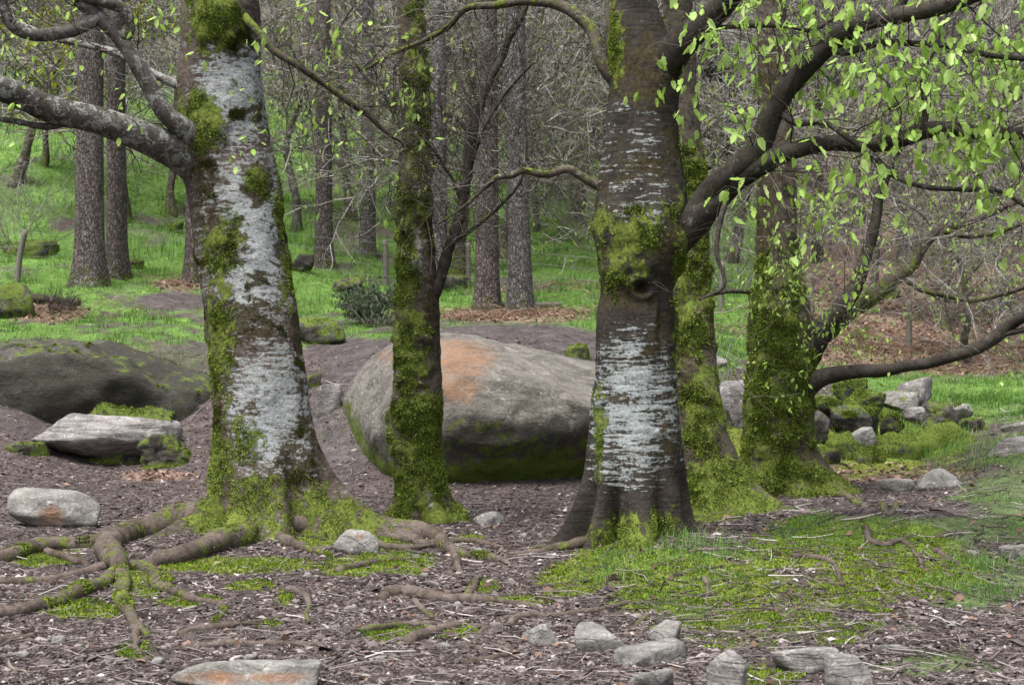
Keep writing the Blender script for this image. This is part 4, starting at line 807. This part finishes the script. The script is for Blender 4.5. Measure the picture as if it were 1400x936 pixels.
for i, (a, d, h) in enumerate([(40,52,12),(120,56,13),(-30,48,11),(210,60,12),(820,48,7),(940,44,7),(905,56,9),(690,62,10),(540,64,11),(990,50,6)]):
    evergreen(a, d, h, 'dark evergreen with drooping needle sprays on the wooded slope', 600 + i, 'evergreens on the wooded slope')

# yellow-green leafing tree behind the left bough
def yellow_tree():
    x = (170 - 700)/F*33; base = np.array([x, 33, float(H(x, 33, False))]); t = thing('leafing_tree', base, 'small tree breaking into yellow green leaf behind the thick sideways bough', 'tree')
    for nm, me in (('trunk', PROTO[0][0]), ('branches', PROTO[0][1])):
        o = bpy.data.objects.new(nm, me); COL.objects.link(o); o.parent = t
        if nm == 'branches': o['kind'] = 'stuff'
    g = np.random.default_rng(9); L = [(p + base, Matrix.Rotation(g.uniform(0, 6.28), 4, 'Z') @ Matrix.Rotation(g.normal(0, .8), 4, 'X'), .11*g.uniform(.6, 1.3)) for p, dd in PROTO[0][2] if g.uniform() < .6 and p[2] > 2]
    leaves_joined(L, base, t, M_YLEAF, g)
yellow_tree()

# ------------------------------------------------------------------ bushes
def bush(px, py, h, wd, label, seed, mat, n=26, leafy=None, name='bush', depth=2):
    p = hit(px, py); t = thing(name, p, label, 'bush'); tw = Twigs(seed)
    for k in range(n):
        a = tw.g.uniform(0, 6.28); r = tw.g.uniform(.1, 1)*wd; tw.grow((math.cos(a)*r*.3, math.sin(a)*r*.3, -.03), (math.cos(a)*r, math.sin(a)*r, h), h*tw.g.uniform(.7, 1.2), .008, depth, 4, .2, 0)
    V, f = tubes(np.array(tw.P), np.maximum(np.array(tw.R), .002), 3); mesh('stems', V, f, mat, t, attrs={'rnd': np.repeat(tw.g.uniform(0, 1, len(tw.P)), 15)}, kind='stuff')
    if leafy:
        c = np.array([q for q, d in tw.tips]); r = fuzz(c, np.tile([0, 0, 1.], (len(c), 1)), np.ones(len(c)), 5000, .07, .012, seed); mesh('leaves', r[0], r[1], leafy, t, smooth=False, attrs={'rnd': r[2]}, kind='stuff')
bush(512, 444, .5, .5, 'small spiny grey green bush in front of the slim conifers', 701, M_TWIGP, 22, M_EVER)
bush(30, 345, 1.5, 1.6, 'sprawling bush of bare grey twigs beside the leaning fence post', 702, M_TWIGP, 30)
bush(830, 345, 2.2, 2.2, 'wide brushy thicket of fine bare twigs behind the dead bracken', 703, M_TWIGP, 46)
bush(1000, 400, 1.6, 1.4, 'low bare thicket between the mossy trunks', 704, M_TWIGP, 30)
bush(1290, 440, 1.6, 1.5, 'pale bare twiggy bush on the russet leaf slope', 705, M_TWIGP, 22)
bush(80, 430, .35, .4, 'low clump of brown heather twigs by the fallen branch', 706, M_TWIG, 26)

# ------------------------------------------------------------------ rocks
def ico(sub):
    bm = bmesh.new(); bmesh.ops.create_icosphere(bm, subdivisions=sub, radius=1); V = np.array([v.co[:] for v in bm.verts]); f = np.array([[v.index for v in q.verts] for q in bm.faces]); bm.free(); return V, f
ICO = {s: ico(s) for s in (3, 4, 5, 6)}
def rock(name, center, size, label, mat, seed, sub=4, planes=None, p=18, rough=.05, rz=0.0, tilt=(0, 0), moss=0.0, mossn=.5, orange=None, dark=None, strata=0.0, fuzzn=0, group=None, mossmat=None, cat='rock', npl=12, soiled=1.0):
    g = np.random.default_rng(seed); D, f = ICO[sub]; center = np.asarray(center, float)
    if planes is None:
        planes = [((1,0,0),1),((-1,0,0),1),((0,1,0),1),((0,-1,0),1),((0,0,1),1),((0,0,-1),1)]
        for k in range(npl): n = norm(g.normal(0, 1, 3)); planes.append((tuple(n), g.uniform(.60, .90)))
    acc = 0
    for n, o in planes: acc = acc + (np.maximum(D @ norm(np.array(n, float)), 0)/o)**p
    V = D*(acc**(-1/p))[:, None]
    s = np.array(size); V = V*s; sc = s.mean()
    q = V/sc; V = V + D*(sc*rough*(1.3*fbm(q, 1.6, 4, seed) + .45*fbm(q, 7, 3, seed + 3) + 1.1*(.35 - np.abs(fbm(q*np.array([1, 1, 1.8]), 2.6, 3, seed + 5)))))[:, None]
    if strata: V[:, :2] *= (1 + strata*fbm(np.c_[0*V[:, 0], V[:, 0]*.6 + V[:, 1]*.3, V[:, 2]*14], 1.0, 2, seed + 7))[:, None]
    R = Matrix.Rotation(rz, 3, 'Z') @ Matrix.Rotation(tilt[0], 3, 'X') @ Matrix.Rotation(tilt[1], 3, 'Y'); V = V @ np.array(R).T
    base = center + np.array([0, 0, V[:, 2].min()]); W = V + center; px, py = project(W)
    o = mesh(name, W - base, f, mat); o.location = tuple(base); N = normals(o)
    mo = moss + mossn*(N[:, 2] - .3) + .25*fbm(W, 2.0/sc, 2, seed + 11)
    zr = (V[:, 2] - V[:, 2].min())/(V[:, 2].max() - V[:, 2].min()); gl = H(W[:, 0], W[:, 1], False); above = (W[:, 2] - gl)/max(.02, .35*s[2])
    soil = np.clip(1 - above, 0, 1)*soiled; mo = mo + .45*soil*(1 - np.clip(N[:, 2], 0, 1))
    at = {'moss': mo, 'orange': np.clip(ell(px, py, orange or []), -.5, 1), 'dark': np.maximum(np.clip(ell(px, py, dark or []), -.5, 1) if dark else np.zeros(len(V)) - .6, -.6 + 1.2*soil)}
    for k, a in at.items(): x = o.data.attributes.new(k, 'FLOAT', 'POINT'); x.data.foreach_set('value', a.astype(np.float32))
    tag(o, label, cat, group)
    if fuzzn:
        wgt = np.clip(mo + .6*fbm(W, 7, 3, seed) - .5, 0, .4); r = fuzz(W - base, N, wgt, fuzzn, .022, .005, seed)
        if r: mesh('moss', r[0], r[1], mossmat or M_MOSS, o, smooth=False, attrs={'rnd': r[2]}, kind='stuff')
    return o
def rock_px(name, x0, x1, ytop, ybase, label, mat, seed, depth=.8, sink=.25, d=None, **kw):
    a = hit((x0 + x1)/2, ybase) if d is None else px2w((x0 + x1)/2, ybase, d)
    wd = (x1 - x0)*.5*a[1]/F; h = (ybase - ytop)*a[1]/F; dp = wd*depth
    ctr = np.array([a[0], a[1] + dp*.75, a[2] + h*.5 - h*sink*.5]); ctr[0] *= (ctr[1]/a[1]); return rock(name, ctr, (wd*(ctr[1]/a[1]), dp, h*.5*(1 + sink)), label, mat, seed, **kw)

# the big boulder
rock('boulder', (px2w(678, 583, 15.15) + np.array([0, 0, 0])), (1, 1, 1), 'huge rounded grey boulder with an orange stained shoulder and dark mossy underside', M_BOULDER, 801, sub=6, p=20, rough=.045,
     planes=[((.26,-.22,1),.74),((-.25,-.3,1),.92),((-.85,-.35,.55),1.22),((-1,-.25,-.12),1.42),((-.8,-.4,-.5),1.32),((.12,-1,.55),1.10),((0,-1,-.38),1.10),((-.45,-1,.1),1.30),((.5,-1,-.25),1.35),((.2,-.8,-.75),.96),((1,-.2,.2),1.75),((.7,0,.8),1.38),((0,0,-1),.95),((0,1,0),1.3),((0,.8,.8),1.2)],
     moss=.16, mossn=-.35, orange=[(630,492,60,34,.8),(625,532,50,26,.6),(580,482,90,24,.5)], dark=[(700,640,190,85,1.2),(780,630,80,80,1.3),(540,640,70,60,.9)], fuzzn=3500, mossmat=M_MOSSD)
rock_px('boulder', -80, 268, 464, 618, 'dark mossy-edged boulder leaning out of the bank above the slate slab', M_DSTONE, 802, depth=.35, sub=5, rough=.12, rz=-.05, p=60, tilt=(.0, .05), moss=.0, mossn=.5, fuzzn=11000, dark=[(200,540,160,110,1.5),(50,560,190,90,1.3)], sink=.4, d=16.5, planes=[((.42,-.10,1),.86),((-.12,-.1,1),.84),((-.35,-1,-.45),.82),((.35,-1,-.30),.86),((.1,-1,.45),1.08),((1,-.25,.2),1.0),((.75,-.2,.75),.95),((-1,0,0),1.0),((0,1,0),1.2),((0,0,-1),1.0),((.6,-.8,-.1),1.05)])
rock_px('slate_slab', 24, 240, 570, 630, 'flat pale slate slab jutting out over a hollow beneath the dark boulder', M_SLATE, 803, depth=.5, sub=5, rough=.05, rz=.05, tilt=(-.08, .06), strata=.05, moss=-.2, mossn=.2, sink=0, d=15.3)
rock_px('mossy_rock', 100, 236, 550, 605, 'moss-capped rock lying on top of the flat slate slab', M_DSTONE, 804, depth=.6, sub=5, rough=.22, p=10, moss=.42, mossn=.3, fuzzn=9000, sink=.3, d=15.7)
rock_px('mossy_rock', 60, 262, 612, 668, 'dark mossy rock in the hollow under the flat slate slab', M_DSTONE, 805, depth=.5, sub=5, rough=.1, moss=.3, mossn=.2, fuzzn=6000, mossmat=M_MOSSD, sink=.4, d=15.6)
rock_px('mossy_rock', 196, 268, 592, 652, 'bright mossy rock at the pointed end of the slate slab', M_DSTONE, 816, depth=.7, sub=5, rough=.16, p=10, moss=.42, mossn=.3, fuzzn=5000, d=15.4)
rock_px('mossy_rock', 10, 70, 598, 650, 'small mossy rock at the blunt end of the slate slab', M_DSTONE, 806, depth=.7, rough=.1, moss=.4, mossn=.3, fuzzn=2500, d=15.2)
rock_px('stone', 12, 142, 664, 722, 'grey angular stone with rusty stain resting on the litter left of the beech', M_STONE, 807, depth=.6, sub=5, rough=.04, moss=-.1, mossn=.05, orange=[(70,705,26,20,.9)], npl=18, p=14)
rock_px('stone_slab', 236, 440, 908, 950, 'flat orange-stained slab with moss at its edges, set in the foreground litter', M_STONE, 808, depth=.5, sub=5, rough=.03, moss=.0, mossn=.1, orange=[(290,925,60,14,.9),(370,925,60,10,.7)], fuzzn=900, p=16)
rock_px('stone', 444, 520, 727, 756, 'lichen-spotted stone wedged beside the root of the stout beech', M_STONE, 809, depth=.7, rough=.07, moss=-.1, mossn=.1, orange=[(492,733,8,5,1)], sink=.5)
S_ = [(700,776,853,880,'flat greenish stone beside the pinkish stone at the front of the mossy mound','stone',M_STONE),(778,862,858,892,'pinkish grey humped stone poking up from the foreground litter','stone',M_STONE),(884,936,850,878,'wedge of grey stone at the mossy mound edge','stone',M_STONE),
      (830,940,890,912,'thin flat slab sunk in litter behind the pale foreground rocks','stone_slab',M_STONE),(855,930,916,945,'pale cracked stone at the foreground edge','stone',M_STONE),(955,1020,880,945,'pointed pale slate rock standing in the dark foreground soil','slate_rock',M_SLATE),
      (1060,1155,888,920,'long pale slate splinter lying on the foreground turf','slate_rock',M_SLATE),(1130,1200,898,945,'upright pale rock shard set in moss in the foreground','slate_rock',M_SLATE),(1190,1240,882,892,'thin grey stone flush with the ground in the foreground turf','stone',M_STONE),
      (650,698,697,716,'small mossy stone on the litter in front of the big boulder','stone',M_STONE),(1205,1250,655,672,'small flat stone on leaf litter below the rocky bank','stone',M_STONE),(1255,1320,642,668,'flat grey slab half sunk below the rocky bank','stone_slab',M_STONE),
      (1365,1410,745,765,'flat grey stone showing through the grass by the bare root','stone',M_STONE),(430,466,526,566,'pinkish stone gripped by a root on the bare earth bank','stone',M_PALE),(415,436,505,530,'mossy stone above the pinkish stone on the earth bank','mossy_rock',M_DSTONE),
      (1350,1420,598,622,'worn flat slab in the path beyond the rocky bank','stone_slab',M_SLATE),(1370,1440,572,590,'upper worn flat slab on the grassy path','stone_slab',M_SLATE),(985,1012,630,656,'pale flat stone between the two mossy trunks','stone',M_PALE)]
for i, (x0, x1, y0, y1, lab, nm, mt) in enumerate(S_):
    rock_px(nm, x0, x1, y0, y1, lab, mt, 830 + i, depth=.6 if nm != 'slate_rock' else .5, sub=4, rough=.06, moss=-.15 if nm != 'mossy_rock' else .4, mossn=.2, sink=.9, rz=(i % 5 - 2)*.25, tilt=(.0, .12*((i % 3) - 1)), strata=.04 if mt is M_SLATE else 0, npl=9, p=40)
g = np.random.default_rng(321)
for i, (a, b) in enumerate([(625,830),(240,868),(268,888),(700,800),(460,860),(340,905),(520,905),(680,860),(580,790),(480,835),(150,905),(80,880),(30,900),(1085,900),(1215,850),(1300,860),(1165,900),(760,905),(610,890),(420,790),(1060,800),(1330,760),(215,910),(715,735),(655,755)]):
    w_ = g.uniform(6, 11); rock_px('pebble', a - w_, a + w_, b - w_*.9, b, 'small loose grey stone lying in the litter', M_STONE, 1000 + i, depth=.8, sub=3, rough=.07, rz=g.uniform(-1, 1), sink=.7, moss=-.2, mossn=.1, p=20, npl=8, group='small loose stones in the litter', cat='stone')
# rocky bank behind the mossy right tree
BK = [(982,1032,522,600,'pale quartz-streaked boulder beside the mossy right tree',M_PALE,-.1,16.0),(1130,1200,552,588,'dark rock with a mossy cap in the upper course of the bank',M_DSTONE,.3,16.2),(1098,1140,560,600,'dark stone in the gap of the bank beside the mossy tree',M_DSTONE,.1,16.0),
      (1120,1190,588,640,'big moss-covered stone at the foot of the rocky bank',M_DSTONE,.5,15.7),(1160,1200,582,606,'pale flat stone held in the middle of the rocky bank',M_STONE,-.1,15.8),(1185,1260,588,640,'rounded moss-covered stone low in the rocky bank beside a grassy one',M_DSTONE,.5,15.8),
      (1225,1330,580,640,'wide mossy grassy hummock stone ending the rocky bank',M_DSTONE,.55,16.0),(1195,1252,536,556,'flat grey stone on top of the rocky bank',M_STONE,.15,17.0),(1218,1280,515,552,'white quartz rock with a mossy side on top of the rocky bank',M_PALE,0,17.4),
      (1255,1310,548,582,'rounded grey rock among the grass at the bank end',M_DSTONE,.25,16.8),(1232,1264,556,574,'little pale slab in the grass of the rocky bank',M_PALE,-.2,16.4),(1140,1190,520,552,'mossy cushion-like rock at the back of the bank under the low bough',M_DSTONE,.55,17.0),
      (1280,1345,600,642,'moss and grass topped stone at the bank corner by the path',M_DSTONE,.5,16.1),(1010,1100,600,650,'dark stone in shadow behind the mossy right tree',M_DSTONE,.2,15.9),(965,1000,486,502,'thin slate lying on the grass between the mossy trunks',M_SLATE,-.1,17.6),(970,1000,560,630,'dark shaded stone in the bank behind the moss-draped trunk',M_DSTONE,.2,15.9)]
BK += [(1095,1150,612,648,'mossy stone at the bank foot beside the thick mossy tree root',M_DSTONE,.4,15.5),(1150,1215,530,560,'mossy stone under the dark low bough at the back of the bank',M_DSTONE,.5,16.7),(1200,1235,568,592,'mossy stone between the two courses of the bank',M_DSTONE,.45,16.1),
       (1310,1352,572,600,'mossy little stone at the grassy end of the bank',M_DSTONE,.35,16.6),(1290,1330,552,570,'low grey stone half hidden in bank grass',M_STONE,.1,17.2),(1110,1150,540,566,'mossy stone tucked against the thick mossy tree under the bough',M_DSTONE,.5,16.4),(1170,1215,612,645,'mossy dark stone at the middle of the bank foot',M_DSTONE,.4,15.6)]
for i, (x0, x1, y0, y1, lab, mt, mo, d) in enumerate(BK):
    rock_px('rock' if mo < .3 else 'mossy_rock', x0, x1, y0, y1, lab, mt, 860 + i, depth=.7, sub=4, rough=.10, moss=mo + .08, mossn=.35 if mo >= 0 else .1, sink=.25, d=d, fuzzn=3500 if mo > .25 else (600 if mo >= 0 else 0), rz=(i % 5 - 2)*.2, p=26)
# mossy rocks left and on the slope
for i, (x0, x1, y0, y1, lab, mt, mo) in enumerate([(-30,52,384,436,'mossy boulder by the fallen branch below the fence post',M_DSTONE,.5),(228,252,302,318,'small round mossy boulder on the bright green slope',M_DSTONE,.7),(172,196,352,368,'low mossy rock under a grassy overhang on the slope',M_DSTONE,.6),
      (405,480,432,470,'dark mossy rock ledge beside the stout beech trunk',M_DSTONE,.4),(0,80,325,352,'mossy boulder pile beside the leaning fence post',M_DSTONE,.5),(450,500,375,400,'dark rock outcrop below the slim conifers',M_DSTONE,.35),(395,430,345,372,'dark rock outcrop under turf beside the slim conifer',M_DSTONE,.3),
      (1270,1300,395,412,'mossy boulder on the russet leaf slope',M_DSTONE,.5),(1200,1236,388,408,'mossy lump of rock on the russet slope beside the thin saplings',M_DSTONE,.5),(770,812,465,500,'mossy green rock in the bank at the end of the big boulder',M_DSTONE,.6),(560,640,360,400,'dark rocky ledge behind the slim mossy tree',M_DSTONE,.4)]):
    rock_px('mossy_rock', x0, x1, y0, y1, lab, mt, 890 + i, depth=.8, sub=4, rough=.09, moss=mo, mossn=.3, fuzzn=2500, sink=.4)

# ------------------------------------------------------------------ fence
def fence():
    ps = [(-120,370,27),(22,378,26),(262,402,29),(528,412,29),(640,418,29.5),(985,440,27),(1110,455,28),(1243,478,26.5),(1420,480,27)]
    W = [np.array([(a - 700)/F*d, d, 0]) for a, b, d in ps]
    for v in W: v[2] = float(H(v[0], v[1], False))
    t = thing('wire_fence', W[0], 'old wire fence with weathered wooden posts along the foot of the slope', 'fence'); b0 = W[0]
    for i, v in enumerate(W):
        ln = .18 if i == 1 else .03*((i % 3) - 1); h = .95
        mesh('post', *sweep([tuple(v - b0 + np.array([0, 0, -.3])) + (.055,), tuple(v - b0 + np.array([ln*.4, 0, h*.5])) + (.055,), tuple(v - b0 + np.array([ln, 0, h])) + (.05,)], .1, 8, .05, i)[:2], M_WOOD, t)
    for hgt in (.2, .42, .64, .86):
        P = []
        for i in range(len(W) - 1):
            for s in np.linspace(0, 1, 8, endpoint=False):
                q = W[i]*(1 - s) + W[i+1]*s; zz = W[i][2]*(1 - s) + W[i+1][2]*s + hgt - .05*4*s*(1 - s); P.append((q[0], q[1] - .06, zz))
        P = np.array(P) - b0; V, f = tubes(P[None], np.full((1, len(P)), .0035), 4); mesh('wire', V, f, M_WIRE, t)
fence()
# ------------------------------------------------------------------ fallen wood
def log(name, a, b, r, label, seed, mat=M_WOOD, cat='log', group=None, bend=.06, lift=.6):
    A, B = hit(*a), hit(*b); g = np.random.default_rng(seed); n = 5; pts = []
    for i in range(n):
        s = i/(n - 1); q = A*(1 - s) + B*s + np.r_[g.normal(0, bend, 2)*np.linalg.norm(B - A)*(.5 if 0 < i < n-1 else 0), 0]; z = float(H(q[0], q[1], False)) + r*lift
        pts.append((q[0], q[1], z, r*(1 - .4*s)))
    zl = np.interp(np.linspace(0, 1, n), [0, 1], [pts[0][2], pts[-1][2]]); mx = max(p[2] - z for p, z in zip(pts, zl))
    pts = [(p[0], p[1], max(z, p[2] - r*.4) if r > .03 else p[2], p[3]) for p, z in zip(pts, zl)]
    V, Fc, P = sweep(pts, .03, 8, .14, seed); b0 = V.mean(0); b0[2] = V[:, 2].min()
    at = {'moss': np.full(len(V), .2) + .4*fbm(V, 2, 2, seed), 'brown': np.zeros(len(V)), 'lich': np.zeros(len(V))}
    o = mesh(name, V - b0, Fc, mat, attrs=at); o.location = tuple(b0); return tag(o, label, cat, group)
log('fallen_log', (652,422), (768,420), .07, 'weathered fallen log lying in the grass behind the two conifers', 1, M_WOOD)
log('fallen_branch', (42,412), (108,418), .09, 'dark fallen branch on the leaf litter by the mossy boulder', 2, M_LIMB, 'branch')
log('fallen_branch', (0,518), (36,546), .025, 'pale curved stick lying across the dirt above the slate slab', 3, M_LIMBP, 'branch')
g = np.random.default_rng(900)
ST = [((255,793),(288,812)),((1290,703),(1350,690)),((1250,702),(1345,706)),((1150,712),(1270,700)),((1262,800),(1284,808)),((905,856),(1010,866)),((1090,868),(1140,865)),((1180,810),(1205,806)),((610,760),(660,770)),((575,715),(600,728)),((615,735),(650,745)),((470,905),(500,880)),((380,840),(430,848)),((1070,700),(1110,690)),((1140,755),(1160,762)),((700,870),(760,885)),((740,880),(880,892)),((30,870),(0,885)),((60,880),(45,872)),((540,690),(560,705)),((640,835),(684,838)),((1180,760),(1200,775)),((1060,720),(1080,702)),((330,900),(300,915)),((10,905),(40,925)),((560,905),(590,925)),((420,905),(450,915)),((760,720),(800,712)),((690,730),(720,722)),((300,880),(320,872)),((1330,730),(1290,735)),((1240,745),(1320,728)),((620,870),(650,880))]
for i, (a, b) in enumerate(ST):
    log('fallen_stick', a, b, g.uniform(.006, .012), 'thin dry stick lying on the forest floor', 910 + i, M_STICK, 'stick', 'dry sticks on the forest floor', .12, .9)
# dead bracken heaps
def bracken():
    Ps, Rs = [], []; g = np.random.default_rng(77)
    for a, b, n, sx, sy in ((700,432,500,1.3,.4),(650,436,250,.6,.3),(805,395,160,1.0,.5),(1230,470,700,1.4,1.0),(1180,465,350,1.0,.8),(70,428,160,.7,.5),(1310,510,200,1.0,.5),(270,388,100,.5,.4),(990,455,120,.5,.5)):
        c = hit(a, b)
        for k in range(n):
            x, y = c[0] + g.normal(0, sx), c[1] + g.normal(0, sy); z = float(H(x, y, False)); L = g.uniform(.12, .5); an = g.uniform(0, 6.28); e = g.uniform(-.05, .6)
            dd = np.array([math.cos(an), math.sin(an), e]); q = np.array([x, y, z]); Ps.append([q, q + dd*L*.5 + np.array([0, 0, .03]), q + dd*L + np.array([0, 0, -.04])]); Rs.append([.007, .005, .003])
    V, f = tubes(np.array(Ps), np.array(Rs), 3); o = mesh('dead_bracken', V, f, M_BRACK, attrs={'rnd': np.repeat(g.uniform(0, 1, len(Ps)), 9)})
    tag(o, 'collapsed rusty dead bracken stems lying in heaps on the slope', 'bracken', kind='stuff')
bracken()
print('tris', sum(len(m.polygons) for m in bpy.data.meshes))
